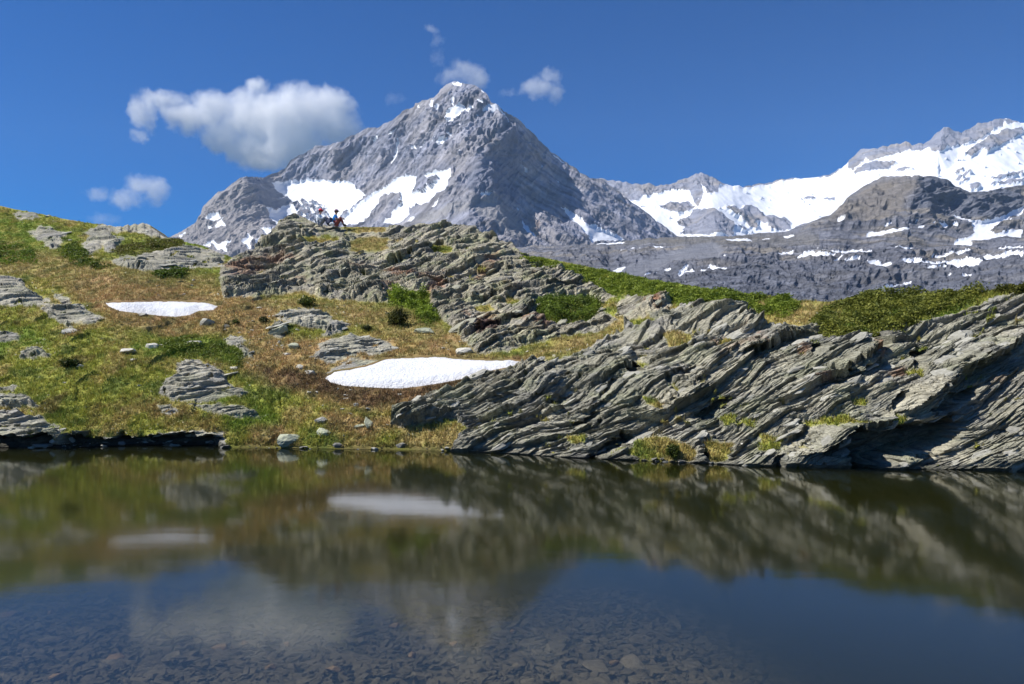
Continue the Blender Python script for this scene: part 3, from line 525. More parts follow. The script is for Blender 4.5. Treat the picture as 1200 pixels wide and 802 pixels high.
# colours ------------------------------------------------------------
n_a, n_b, n_c = fbm(x/1.6, y/2.2, z/1.5, 5, 701), fbm(x/.5, y/.7, z/.4, 4, 711), fbm(x/4, y/5, z/3, 3, 721)
gr = mixc(np.array([.25, .255, .045])+0*P0, np.array([.31, .25, .080]), sst(-.15, .5, n_a+.4*n_b))
gr = mixc(gr, np.array([.10, .135, .024]), sst(.12, .55, n_b-.5*n_a)*.8)
gr = mixc(gr, np.array([.15, .085, .04]), sst(.2, .6, fbm(x/.9, y/1.3, 0*x, 4, 733))*.5)
g_ = sst(-9, 5, polys_sd(X+8*n_c, Y+4*n_a, GREEN, 12)); gr = mixc(gr, mixc(np.array([.13, .20, .024])+0*P0, np.array([.24, .24, .045]), sst(-.2, .4, n_b)), g_*.8)
s_ = sst(-9, 6, polys_sd(X+10*n_c, Y+6*n_a, STRAW, 12)); gr = mixc(gr, mixc(np.array([.33, .24, .105])+0*P0, np.array([.22, .19, .06]), sst(-.3, .4, n_b)), s_*.75)
b_ = sst(-9, 7, polys_sd(X+12*n_c, Y+6*n_a, BROWN, 12)); gr = mixc(gr, mixc(np.array([.37, .225, .115])+0*P0, np.array([.26, .19, .085]), sst(-.3, .4, n_b)), b_*.7)
d_ = sst(-6, 5, polys_sd(X+6*n_a, Y+3*n_b, DARKB, 12)); gr = mixc(gr, np.array([.095, .055, .032])+0*P0, d_*.75*sst(-.4, .3, n_b+.3))
wet = sst(-4.5, -1, snp)*.5; gr = gr*(1.18-wet[..., None])
strk = fbm((z*.9-x*.4)/.05, y/.5, (x*.9+z*.4)/.6, 3, 751)
rk = mixc(np.array([.245, .235, .185])+0*P0, np.array([.36, .335, .265]), sst(-.35, .5, n_a+.3*n_b))
rk = mixc(rk, np.array([.235, .225, .215]), sst(0, .5, fbm(x/1.1, y/1.3, z/.6, 3, 753))*.6)
rk = mixc(rk, np.array([.255, .265, .165]), sst(.05, .5, fbm(x/.8, y/.8, z/.5, 4, 757))*np.where(reg == 1, .75, .40))
rk = mixc(rk, np.array([.12, .125, .12]), sst(.22, .6, fbm(x/.35, y/.35, z/.16, 4, 759))*.6)
rk = rk*(1+.24*(strk*keep_w(step_of(z/.05)*.5))[..., None])*1.26; rk = rk*np.array([1.0, .995, .965]); rk = np.where((reg == 1)[..., None], rk*np.array([1.26, 1.23, 1.17]), rk)
rk = np.where((reg == 2)[..., None], rk*np.array([.95, .96, .95]), rk); rk = np.where((reg == 0)[..., None], rk*np.array([1.08, 1.08, 1.08]), rk)
rust = np.zeros(X.shape)
for e_ in ((330,303,26,9,10,.6),(285,320,22,12,0,.8),(300,312,14,8,20,.7),(470,322,22,7,0,.8),(455,338,16,6,0,.5),(510,338,18,12,60,.8),(545,370,9,7,20,1.),(500,325,12,6,0,.9),(572,312,20,6,35,.7),(570,385,24,7,15,.6),(345,330,14,5,0,.5),(440,290,10,5,0,.3),(425,318,20,5,10,.4),(630,380,26,8,5,.7),(768,357,14,8,0,.9),(700,400,16,6,35,.5),(715,330,14,6,0,.4),
           (942,412,8,7,10,.6),(1028,400,14,10,60,.8),(1035,415,10,6,0,.8),(1055,438,16,6,20,.5),(870,412,30,5,25,.5),(850,398,22,6,28,.6),(890,408,8,6,0,.6),(960,450,22,4,10,.35),(380,285,12,4,0,.4),(610,335,20,6,30,.4),(1160,452,20,5,20,.3)):
    rust = np.maximum(rust, e_[5]*(1-sst(.4, 1.15, ell(X+7*wn1, Y+5*wn2, *e_[:5])+.3*n_b)))
rk = mixc(rk, mixc(np.array([.38, .165, .08])+0*P0, np.array([.34, .235, .17]), sst(-.3, .3, n_b)), rust*.85)
red = polys_sd(WX, WY, [[(550,392),(575,386),(588,384),(583,396),(560,404)]]); rk = mixc(rk, np.array([.13, .065, .06]), sst(-1, 2, red)*.8)
wl = 1-sst(.02, .16, P[..., 2]+.05*n_b); col = mixc(gr, rk, rw); col = mixc(col, np.array([.045, .040, .025])+0*P0, bank*.85); col = col*(1-.55*wl[..., None])  # bank face: the overhang's shade and dark soil both painted into the colour
col = np.clip(col, .012, .62)

# skirt below the waterline and the slope behind the skyline
dn = [P[-1]+np.array([0, .5*k, -.5*k]) for k in (.3, 1.5, 6)]
uns = np.linspace(1, 0, 6)[:-1]
bk = [P[0]+np.array([0, 14*u*u+6*u, -5*u*u]) for u in uns]
bk[0][..., 2] = -3.0
P = np.concatenate([np.stack(bk), P, np.stack(dn)])
ext = lambda A: np.concatenate([np.repeat(A[:1], 5, 0), A, np.repeat(A[-1:], 3, 0)])
col = ext(col); rockf = ext(rock); ridf = ext(rid); regf = ext(reg)
V = P.reshape(-1, 3); colv = col.reshape(-1, 3); q = quads(*P.shape[:2])
fr_ = rockf.reshape(-1)[q].mean(1) > 0; fid = ridf.reshape(-1)[q[:, 0]]; frsd = ext(rsd).reshape(-1)[q].max(1)
is_out = fr_ & (fid >= 0) & (frsd > -1)
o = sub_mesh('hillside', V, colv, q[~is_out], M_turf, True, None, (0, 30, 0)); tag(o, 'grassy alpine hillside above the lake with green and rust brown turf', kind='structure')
OUTO = []
def PT(px, py):                      # surface point of the finished hillside under a photo pixel
    j = int(np.clip(np.searchsorted(pxs, px), 0, len(pxs)-1)); i = int(round((py-top[j])/(bot[j]-top[j])*(NR-1)))
    return P[int(np.clip(i, 0, NR-1))+5, j].copy()
for i, (rg, lab, PL) in enumerate(OUT):
    ff = q[is_out & (fid == i)]
    if len(ff) < 20: OUTO.append(None); continue
    vv = V[np.unique(ff)]; ob = sub_mesh('rock_outcrop', V, colv, ff, M_rock[rg], False, None, (vv[:, 0].mean(), vv[:, 1].mean(), vv[:, 2].min()))
    tag(ob, lab, kind='structure'); OUTO.append(ob)

# ------------------------------------------------------------------ lake bed, water, ground
gm = plain('valley_ground', (.10, .11, .06), .95, .3, .02)
R_ = 6600
og = mesh_np('ground', [(-R_, -R_, -6), (R_, -R_, -6), (R_, R_, -6), (-R_, R_, -6)], [(0, 1, 2, 3)], gm); tag(og, kind='structure')
bx = np.linspace(-45, 45, 361); by = np.concatenate([np.linspace(-8, 3, 12), np.linspace(3.1, 12, 150), np.linspace(12.5, 30, 30)])
BX, BY = np.meshgrid(bx, by)
BZ = np.interp(BY, [-8, -2, 2, 4, 6, 8, 11, 14, 17, 30], [1.2, .25, -.12, -.18, -.28, -.42, -.75, -1.2, -1.8, -3.0])-.6*sst(1.0, 3.6, BX)*sst(3.8, 6.2, BY)+.03*fbm(BX/.6, BY/.6, 0*BX, 4, 801)+.05*perlin(BX/2, BY/2, 0*BX, 803)
bc = mixc(np.array([.20, .18, .12])+0*BX[..., None], np.array([.035, .04, .045]), sst(-.3, .4, fbm(BX/.3, BY/.3, 0*BX, 4, 805)))
bc = mixc(bc, np.array([.34, .29, .11])*(1+.5*fbm(BX/.7, BY/.9, 0*BX, 4, 809)[..., None]), sst(5.6, 7, BY)*(1-sst(10, 14, BY))*(1-sst(.3, 2.2, BX))); bc = mixc(bc, np.array([.05, .048, .018]), sst(11, 14, BY))
M_bed = ground_mat('lake_bed_silt', .9, 0, (1, 1, 1), (3, 14, 50), .4, .6, .02)
bed = mesh_np('lake_bed', np.stack([BX, BY, BZ], -1).reshape(-1, 3), quads(*BX.shape)[:, ::-1], M_bed, bc.reshape(-1, 3), True); tag(bed, 'dark stony bed of the shallow lake seen through clear water', kind='structure')

def water_material():
    m = bpy.data.materials.new('lake_water'); m.use_nodes = True; nt = m.node_tree; nt.nodes.clear(); L = nt.links
    out = N(nt, 'OutputMaterial'); fr = N(nt, 'Fresnel'); fr.inputs[0].default_value = 1.50
    gl = N(nt, 'BsdfGlossy'); gl.inputs['Roughness'].default_value = .075; gl.inputs['Color'].default_value = (1, 1, 1, 1)
    tr = N(nt, 'BsdfTransparent'); tr.inputs[0].default_value = (.97, .98, .98, 1); mx = N(nt, 'MixShader')
    L.new(fr.outputs[0], mx.inputs[0]); L.new(tr.outputs[0], mx.inputs[1]); L.new(gl.outputs[0], mx.inputs[2]); L.new(mx.outputs[0], out.inputs['Surface'])
    geo = N(nt, 'NewGeometry'); mp = N(nt, 'Mapping'); mp.inputs['Scale'].default_value = (.35, 1.3, 1); n = N(nt, 'TexNoise'); n.inputs['Scale'].default_value = 2.2; n.inputs['Detail'].default_value = 3
    L.new(geo.outputs['Position'], mp.inputs[0]); L.new(mp.outputs[0], n.inputs['Vector'])
    b = N(nt, 'Bump'); b.inputs['Strength'].default_value = .5; b.inputs['Distance'].default_value = .0016; L.new(n.outputs[0], b.inputs['Height']); L.new(b.outputs[0], gl.inputs['Normal'])
    va = N(nt, 'VolumePrincipled'); va.inputs['Color'].default_value = (.095, .105, .027, 1); va.inputs['Density'].default_value = 1.35; va.inputs['Absorption Color'].default_value = (0, 0, 0, 1)
    L.new(va.outputs[0], out.inputs['Volume'])
    return m
wb = bmesh.new(); bmesh.ops.create_cube(wb, size=1)
for v in wb.verts: v.co = Vector((v.co.x*88, 1.5+v.co.y*53 if False else (-7.5 if v.co.y < 0 else 29.5), 0 if v.co.z > 0 else -4.5))
me = bpy.data.meshes.new('water'); wb.to_mesh(me); me.materials.append(water_material()); ow = bpy.data.objects.new('water', me); C.objects.link(ow)
tag(ow, 'still clear mountain lake mirroring the hillside', kind='structure')

# ------------------------------------------------------------------ snow patches on the hillside
for Pg, lab in zip(SNOWP, ('smaller white snow patch in the brown hollow of the upper left meadow', 'large white snow patch above the shore below the rock knoll')):
    A = np.array(Pg, float); gx = np.arange(A[:, 0].min()-4, A[:, 0].max()+4, .8); gy = np.arange(A[:, 1].min()-4, A[:, 1].max()+4, .5)
    GX, GY = np.meshgrid(gx, gy); s = poly_sd(GX+1.2*fbm(GX/11, GY/8, 0*GX, 2, 31), GY+.7*fbm(GX/9, GY/8, 0*GX, 2, 33), Pg, 6)
    Q = W(GX, GY, rbf(GX, GY)); k = 1.0 if A[:, 0].min() > 300 else 1.3
    Q[..., 2] += k*(np.clip(s, -3, 0)*.05+.09*sst(0, 6, s)+.012*perlin(Q[..., 0]/.5, Q[..., 1]/.7, 0*s, 35)*sst(0, 3, s))
    qq = quads(*GX.shape); keep = s.reshape(-1)[qq].max(1) > -.6; c0 = Q.reshape(-1, 3)[np.unique(qq[keep])]
    dirt = (1-sst(.5, 4.5, s+2.5*fbm(GX/5, GY/2, 0*GX, 3, 37)))*.32+.07*sst(.2, .6, fbm(GX/12, GY/3, 0*GX, 4, 39)); sc_ = mixc(np.array([.82, .83, .85])+0*Q, np.array([.50, .45, .38]), dirt)
    tag(sub_mesh('snow_patch', Q.reshape(-1, 3), sc_.reshape(-1, 3), qq[keep], M_psnow, True, None, (c0[:, 0].mean(), c0[:, 1].mean(), c0[:, 2].min())), lab, 'snow patch')

# ------------------------------------------------------------------ stones
rnd = random.Random(11)
def rock_mesh(name, seed, n=18, flat=1.0, blocky=.6, sub=1, rough=.06):
    r = random.Random(seed); bm = bmesh.new()
    for _ in range(n):
        v = Vector((r.gauss(0, 1), r.gauss(0, 1), r.gauss(0, 1))).normalized()
        m = max(abs(v.x), abs(v.y), abs(v.z)); v = v*(1-blocky)+v/m*blocky*.85
        bm.verts.new((v.x*.5, v.y*.5, v.z*.5))
    bmesh.ops.convex_hull(bm, input=bm.verts); bmesh.ops.delete(bm, geom=[v for v in bm.verts if not v.link_faces], context='VERTS')
    for k in range(sub):
        bmesh.ops.subdivide_edges(bm, edges=bm.edges[:], cuts=1, use_grid_fill=True); bmesh.ops.triangulate(bm, faces=bm.faces)
        if k == 0: bmesh.ops.smooth_vert(bm, verts=bm.verts, factor=.25, use_axis_x=True, use_axis_y=True, use_axis_z=True)
    for v in bm.verts: v.co += Vector((r.uniform(-1, 1), r.uniform(-1, 1), r.uniform(-1, 1)))*rough*.5
    me = bpy.data.meshes.new(name); bm.to_mesh(me); bm.free(); return me
def stone_material(name, c, th=10, var=.3):
    m, nt, bs = new_mat(name); L = nt.links; tc = N(nt, 'NewGeometry'); oi = N(nt, 'ObjectInfo')
    mp = N(nt, 'Mapping'); mp.inputs['Rotation'].default_value = (0, math.radians(th), 0); sc = N(nt, 'VectorMath', operation='MULTIPLY'); sc.inputs[1].default_value = (1, 1, 4)
    n = N(nt, 'TexNoise'); n.inputs['Scale'].default_value = 9; n.inputs['Detail'].default_value = 7; n.inputs['Roughness'].default_value = .65
    L.new(tc.outputs['Position'], mp.inputs[0]); L.new(mp.outputs[0], sc.inputs[0]); L.new(sc.outputs[0], n.inputs['Vector'])
    cr = N(nt, 'ValToRGB'); c = np.array(c); cr.color_ramp.elements[0].position = .3; cr.color_ramp.elements[1].position = .7
    cr.color_ramp.elements[0].color = (*(c*(1-var)), 1); cr.color_ramp.elements[1].color = (*(c*(1+var)), 1)
    e = cr.color_ramp.elements.new(.5); e.color = (*(c*np.array([1.0, 1.0, .92])), 1)
    L.new(n.outputs[0], cr.inputs[0])
    r = N(nt, 'MapRange'); r.inputs['To Min'].default_value = .8; r.inputs['To Max'].default_value = 1.15; L.new(oi.outputs['Random'], r.inputs[0])
    s = N(nt, 'VectorMath', operation='SCALE'); L.new(cr.outputs[0], s.inputs[0]); L.new(r.outputs[0], s.inputs['Scale']); L.new(s.outputs[0], bs.inputs['Base Color'])
    bs.inputs['Roughness'].default_value = .85
    b = N(nt, 'Bump'); b.inputs['Strength'].default_value = .8; b.inputs['Distance'].default_value = .02; L.new(n.outputs[0], b.inputs['Height']); L.new(b.outputs[0], bs.inputs['Normal'])
    return m
M_stone = stone_material('stone_grey', (.42, .40, .35)); M_pale = stone_material('stone_pale', (.56, .53, .47)); M_green = stone_material('stone_greenish', (.44, .45, .33)); M_dark = stone_material('stone_dark', (.17, .165, .15))
M_slab = {0: stone_material('slab_left', (.36, .35, .31), 9, .42), 1: stone_material('slab_knoll', (.33, .32, .25), 25, .42), 2: stone_material('slab_cliff', (.31, .30, .265), 27, .42)}
M_tan = stone_material('stone_tan', (.55, .36, .18)); M_bedst = stone_material('stone_lake_bed', (.34, .28, .18), 0, .45)
def put(me_name, seed, px, py, wpx, hpx, mat, depth=.8, rz=None, tilt=0, D=None, sink=.2, name='stone', dims=None, **kw):
    p = Vector(PT(px, py+hpx*.45)) if D is None else Vector(W(px, py+hpx*.5, D)); s = p.y/F
    me = rock_mesh(me_name, seed, **kw); me.materials.append(mat)
    o = bpy.data.objects.new(name, me); C.objects.link(o)
    wx, hz = wpx*s, hpx*s; o.scale = (wx*1.12, max(wx*depth, hz), hz*1.25)
    o.rotation_euler = (0, math.radians(-tilt), 0 if rz is None else rz); o.location = p+Vector((0, wx*depth*.25, hz*(.5-sink))); return o
STN = [(242,377,17,11,M_stone,'squarish grey boulder on brown ground just below the right end of the upper snow patch',0,.75),
 (147,413,24,9,M_pale,'broad pale flat topped stone in the left meadow, the biggest loose one there',0,.35), (177,405,17,8,M_pale,'rounded pale stone right of the broad flat stone in the left meadow',0,.3), (226,402,17,6,M_pale,'thin wedge shaped pale stone lying in green turf right of the rounded one',8,.3),
 (81,388,20,8,M_pale,'oval pale stone in grass below the left edge outcrop',0,.3), (154,423,13,4,M_pale,'thin flat stone just below the broad pale stone',0,.3), (54,519,27,14,M_pale,'bright white angular rock standing at the left waterline',5,.75),
 (128,526,9,5,M_dark,'small dark stone in the water below the left bank',0,.5), (337,515,27,17,M_green,'square pale greenish block at the waterline in the middle of the left shore',-4,.8), (379,505,18,13,M_green,'greenish block just above the shore right of the square block',0,.8),
 (376,493,17,9,M_stone,'upper grey block resting behind the greenish block near the shore',0,.6), (396,521,14,7,M_dark,'dark low stone at the waterline right of the greenish blocks',0,.6), (431,491,10,20,M_green,'upright leaning stone slab above the shore below the snow patch',25,.5),
 (420,498,16,6,M_green,'flat stone at the foot of the upright leaning slab',10,.3), (543,411,22,10,M_pale,'pale block at the upper edge of the large snow patch by the knoll foot',5,.5), (344,404,14,8,M_green,'light greenish stone on brown ground below the layered ledge',0,.4),
 (335,412,10,4,M_pale,'small flat stone left of and below the light greenish stone',0,.3), (325,386,24,14,M_green,'angular greenish block with a shaded hollow at the left end of the layered ledge',10,.7), (496,388,29,8,M_green,'long flat slab lying below the dark round bush',4,.3),
 (352,430,12,6,M_pale,'pale stone left of the broken outcrop above the lower snow patch',-20,.4), (363,436,14,6,M_pale,'pale stone left of the tip of the large snow patch',-10,.4), (1183,541,44,30,M_stone,'pale tilted block standing in the water at the right edge',22,.8),
 (404,466,9,4,M_pale,'small pale stone on dark soil under the left part of the snow patch',15,.4), (417,473,9,5,M_pale,'small pale stone lower on the dark soil under the snow patch',0,.4), (272,430,12,5,M_pale,'small pale stone right above the large slab in the meadow',0,.4),
 (188,403,6,3,M_pale,'tiny stone between the rounded stone and the wedge stone',0,.4), (93,429,8,5,M_pale,'small stone in a grassy dent in the middle of the left meadow',0,.5), (165,368,14,4,M_stone,'flat stone touching the lower edge of the upper snow patch',0,.3),
 (262,378,12,6,M_dark,'low brownish rock right of the squarish boulder',0,.4), (12,512,20,9,M_dark,'dark flat rock at the far left waterline',0,.4), (30,525,30,5,M_dark,'long low rock just clear of the water left of the white angular rock',0,.3), (470,521,16,6,M_dark,'dark low stone at the waterline below the grassy bank right of the snow patch',0,.4),
 (375,372,1,1,None,'',0,0)]
for i, (px, py, wp, hp, mt, lab, tilt, sk) in enumerate(STN):
    if mt is None: continue
    o = put('stone', 100+i, px, py, wp, hp, mt, depth=.8, tilt=tilt, sink=.22, n=16, blocky=.75 if hp > 9 else .5, sub=2, rough=.035)
    tag(o, lab, 'stone')
# many little stones lying about
sm = [rock_mesh('small_stone', 500+i, n=12, blocky=.6, sub=0, rough=0) for i in range(6)]
for me in sm: me.materials.append(M_pale)
sh_m = [m.copy() for m in sm]
for k, me in enumerate(sh_m): me.materials.clear(); me.materials.append((M_dark, M_stone)[k % 2])
zones = [(290,370,360,430,46),(330,480,440,480,34),(230,300,370,395,14),(10,120,240,262,14),(150,260,318,350,16),(300,460,345,378,10),(20,280,385,500,26),(380,460,480,515,14),(490,600,395,414,10),(60,130,340,372,10),(610,720,385,415,10),(820,940,500,540,6)]
for x0, x1, y0, y1, n in zones:
    for k in range(n):
        px, py = rnd.uniform(x0, x1), rnd.uniform(y0, y1); sdv = float(polys_sd(np.array([[px]]), np.array([[py]]), SNOWP)[0, 0])
        if sdv > -2: continue
        p = Vector(PT(px, py)); s = p.y/F*rnd.choice([1.4, 1.8, 2.4, 3.2, 4.6]); o = bpy.data.objects.new('stone', rnd.choice(sm)); C.objects.link(o)
        o.location = p; o.scale = (s*1.5, s*1.3, s*.75); o.rotation_euler = (rnd.uniform(-.2, .2), rnd.uniform(-.3, .3), rnd.uniform(0, 6)); tag(o, 'small pale stone lying loose on the meadow slope among many like it', 'stone', 'small pale stones scattered over the slope')
for k in range(48):                                     # little stones washed clean along the waterline
    px = rnd.choice([rnd.uniform(262, 545), rnd.uniform(262, 545), rnd.uniform(0, 262), rnd.uniform(740, 850)]); yb = float(interp_line(water_l, px)); p = Vector(PT(px, yb-rnd.uniform(.5, 4))); s = p.y/F*rnd.choice([1.5, 2, 3, 5, 8])
    o = bpy.data.objects.new('stone', rnd.choice(sh_m)); C.objects.link(o); o.location = (p.x, p.y-.05, max(p.z, .0)-.01); o.scale = (s*1.6, s*1.2, s*.6); o.rotation_euler = (rnd.uniform(-.2, .2), rnd.uniform(-.2, .2), rnd.uniform(0, 6)); tag(o, 'small stone at the waterline among many like it', 'stone', 'small stones along the waterline')
# slabs and blocks that stand out of the outcrops
slabs = [rock_mesh('rock_slab', 900+i, n=15, blocky=.85, sub=1, rough=.09) for i in range(10)]
slab_obj = {}
def add_slabs(idx, n, L0, L1, seed, box=None):
    ob = OUTO[idx]; rg = OUT[idx][0]
    if ob is None: return
    m = (rid == idx) & (rock > 1.0) & (X > -40) & (X < 1240) & (t*(NR-1) > 14) & (back < .2)
    ii = np.argwhere(m); r = random.Random(seed)
    if len(ii) == 0: return
    for k in range(n):
        a, b = ii[r.randrange(len(ii))]; p = Vector(P[a+5, b]); Ln = r.uniform(L0, L1)*(1 if r.random() < .8 else 1.25); key = (rg, r.randrange(10))
        if key not in slab_obj: me = slabs[key[1]].copy(); me.materials.append(M_slab[rg]); slab_obj[key] = me
        o = bpy.data.objects.new('rock_slab', slab_obj[key]); C.objects.link(o); o.parent = ob
        o.location = p-ob.location+Vector((0, Ln*.24, -.05*Ln)); o.scale = (Ln, Ln*r.uniform(.5, .8), Ln*r.uniform(.14, .30))
        o.rotation_euler = (r.uniform(.05, .35), -math.radians(TH[rg]+r.uniform(-9, 9)), r.uniform(-.5, .5))
for idx, n, a, b in ((14, 260, .25, .8), (12, 120, .35, .9), (0, 12, .4, 1.), (1, 8, .2, .5), (2, 14, .3, .8), (3, 16, .3, .9), (4, 10, .4, 1.0), (5, 6, .3, .7), (6, 8, .2, .5), (7, 10, .4, .9), (8, 14, .4, 1.1), (9, 18, .4, 1.2), (10, 14, .4, 1.1), (11, 24, .25, .7), (13, 10, .3, .6)):
    add_slabs(idx, n, a, b, 40+idx)

# stones on the lake bed: the large ones are parts of the bed, a few tan ones lie loose
r = random.Random(5)
bedm = [rock_mesh('stone', 1300+i, n=13, blocky=.3, sub=0, rough=0) for i in range(8)]
for me in bedm: me.materials.append(M_bedst)
def ss1(a, b, v): v = min(max((v-a)/(b-a), 0), 1); return v*v*(3-2*v)
def bed_z(xx, yy): return -.6*ss1(1.0, 3.6, xx)*ss1(3.8, 6.2, yy)+float(np.interp(yy, [-8, -2, 2, 4, 6, 8, 11, 14, 17, 30], [1.2, .25, -.12, -.18, -.28, -.42, -.75, -1.2, -1.8, -3.0]))
for k in range(290):
    yy = 4.3+3.6*r.random()**1.5; xx = r.uniform(-.72, .72)*yy; s = r.uniform(.07, .24); o = bpy.data.objects.new('stone', r.choice(bedm)); C.objects.link(o); o.parent = bed
    o.location = (xx, yy, bed_z(xx, yy)+.02); o.scale = (s*1.3, s, .05); o.rotation_euler = (r.uniform(-.15, .15), r.uniform(-.15, .15), r.uniform(0, 6.3))
vs, fs, n0 = [], [], 0                                   # the small slate rubble between them
hull = [np.array([v.co for v in m.vertices]) for m in bedm]; hf = [np.array([list(p.vertices)[:3] for p in m.polygons]) for m in bedm]
rg_ = np.random.default_rng(3)
for k in range(20000):
    yy = 4.0+4.6*rg_.random()**1.4; xx = rg_.uniform(-.8, .8)*yy; s = .02+.075*rg_.random()**2; j = int(rg_.integers(8)); a = rg_.uniform(0, 6.28)
    h = hull[j]*np.array([s*1.9, s, .03]); tl = rg_.uniform(-.35, .35); c_, s_2 = math.cos(a), math.sin(a)
    hz = h[:, 2]+h[:, 0]*tl; vs.append(np.stack([h[:, 0]*c_-h[:, 1]*s_2+xx, h[:, 0]*s_2+h[:, 1]*c_+yy, hz+bed_z(xx, yy)+.025], -1)); fs.append(hf[j]+n0); n0 += len(h)
rb = mesh_np('slate_rubble', np.concatenate(vs), np.concatenate(fs), M_bedst, None, False); tag(rb, 'dark flat slate rubble covering the shallow lake bed in the foreground', kind='stuff')
for i, (px, py, wp, lab) in enumerate(((12,719,28,'tan flat stone under water at the far left'),(257,759,22,'largest tan stone under the cloud reflection in the shallows'),(135,770,20,'tan stone left of the cloud reflection in the shallows'),(68,792,20,'tan stone at the bottom left corner of the shallows'),(317,781,15,'tan stone at the bottom, left of the one near the centre'),(389,784,22,'tan oval stone at the bottom left of centre'),
        (484,767,12,'small orange stone in the shallows near the centre'),(60,717,8,'tiny white stone in dark water at the left'),(287,753,9,'small pale stone right of the largest tan stone'),(335,755,10,'small brown stone in the centre left shallows'),(60,700,1,''),(700,780,40,'broad grey brown flat stone under water right of centre'),(745,775,46,'second broad flat stone right of the first one under water'),(532,755,16,'pale brown flat stone in the middle shallows'),(462,732,14,'thin pale stone farther out in the middle shallows'),(600,740,6,'tiny pale stone in the middle of the lake shallows'),(720,776,14,'reddish stone lying against the broad flat stone'))):
    if wp < 2: continue
    yy = 5.
    for _ in range(6): yy = (CAMH-bed_z((px-CX)/F*yy, yy)-.05)*F/(py-HY)
    me = rock_mesh('stone', 1500+i, n=14, blocky=.3, sub=0, rough=0); me.materials.append(M_tan if wp < 30 else M_bedst); o = bpy.data.objects.new('stone', me); C.objects.link(o)
    s = wp*yy/F; o.location = ((px-CX)/F*yy, yy, bed_z((px-CX)/F*yy, yy)+.045); o.scale = (s, s*1.1, .05); o.rotation_euler = (r.uniform(-.1, .1), r.uniform(-.1, .1), 0); tag(o, lab, 'stone')

# ------------------------------------------------------------------ grass
rng = np.random.default_rng(8)
def blades(name, idx_mask, n, h0, h1, nb, w, seed, cmul=1.0, label='', lean=.5):
    rr = np.random.default_rng(seed); ii = np.argwhere(idx_mask)
    D_ = P[5:-3][idx_mask][:, 1]; pr = D_**2; pr = pr/pr.sum(); pick = ii[rr.choice(len(ii), n, p=pr)]
    base = P[pick[:, 0]+5, pick[:, 1]]; cc = col[pick[:, 0]+5, pick[:, 1]]
    base = np.repeat(base, nb, 0); cc = np.repeat(cc, nb, 0); m = len(base)
    base = base+np.stack([rr.normal(0, .04, m), rr.normal(0, .04, m), 0*rr.random(m)-.01], -1)
    a = rr.uniform(0, 6.28, m); h = rr.uniform(h0, h1, m); ww = w*rr.uniform(.7, 1.3, m)
    side = np.stack([np.cos(a)*ww, np.sin(a)*ww, 0*a], -1); la = rr.uniform(0, 6.28, m); tip = base+np.stack([np.cos(la)*h*lean, np.sin(la)*h*lean, h], -1)
    Vv = np.stack([base-side, base+side, tip], 1).reshape(-1, 3); cc = cc*rr.uniform(.8, 1.3, (m, 1))*cmul; cc = cc*(1+rr.normal(0, .08, (m, 3)))
    Cv = np.repeat(np.clip(cc, .01, .5), 3, 0)
    return tag(mesh_np(name, Vv, np.arange(3*m).reshape(-1, 3), M_leaf, Cv, False), label, kind='stuff')
fm = (X > -30) & (X < 1225) & (rw < .3) & (snp < -2) & (t*(NR-1) > 1) & (hgt > .06)
blades('grass', fm, 42000, .04, .12, 6, .012, 1, 1.05, 'short alpine grass and dry turf tufts covering the hillside')

# ------------------------------------------------------------------ shrubs
def foliage(base, heights, n, leaf, seed, c0, c1, name, label, cat=None, group=None, kind=None, parent=None, spread=.06):
    """leaf-sized faces through a low crown; base = ground points (k,3)"""
    rr = np.random.default_rng(seed); i = rr.integers(0, len(base), n); b = base[i]; u = rr.random(n)**.6; h = heights[i]*u
    p = b+np.stack([rr.normal(0, spread, n), rr.normal(0, spread, n), h], -1)
    nn = rr.normal(0, 1, (n, 3)); nn[:, 2] = np.abs(nn[:, 2])+.3; nn /= np.linalg.norm(nn, axis=1, keepdims=True)
    tt = np.cross(nn, rr.normal(0, 1, (n, 3))); tt /= np.linalg.norm(tt, axis=1, keepdims=True); bb = np.cross(nn, tt); L = (leaf*rr.uniform(.6, 1.4, n))[:, None]
    Vv = np.stack([p-tt*L, p-bb*L*.45, p+tt*L, p+bb*L*.45], 1).reshape(-1, 3)
    cl = perlin(p[:, 0]/.35, p[:, 1]/.35, p[:, 2]/.25, seed)[:, None]; mixv = np.clip(.5+cl*1.3+rr.normal(0, .2, (n, 1)), 0, 1)
    cc = np.array(c0)*(1-mixv)+np.array(c1)*mixv; Cv = np.repeat(np.clip(cc, .008, .4), 4, 0)
    org = (base[:, 0].mean(), base[:, 1].mean(), base[:, 2].min()); o = mesh_np(name, Vv, np.arange(4*n).reshape(-1, 4), M_leaf, Cv, False, parent, org if parent is None else tuple(parent.location))
    if parent is None: tag(o, label, cat, group, kind)
    return o
def mat_region(poly, h, n, leaf, seed, c0, c1, name, label, kind='stuff', cat=None, pat=.25):
    s = poly_sd(X+5*wn1, Y+3*wn2, poly, 10); m = (s > 0) & (hgt > .05); ii = np.argwhere(m); b = P[5:-3][m]; sdm = s[m]
    pn = perlin(b[:, 0]/1.0, b[:, 1]/1.0, 0*b[:, 0], seed+1)+.5*perlin(b[:, 0]/.35, b[:, 1]/.35, 0*b[:, 0], seed+2)
    hh = h*np.clip(.55+pn*1.1, .08, 1.3)*sst(0, 5, sdm); k = pn > -pat
    if k.sum() < 10: return
    return foliage(b[k], hh[k], n, leaf, seed, c0, c1, name, label, cat, None, kind)
G0, G1 = (.065, .10, .016), (.20, .27, .035)
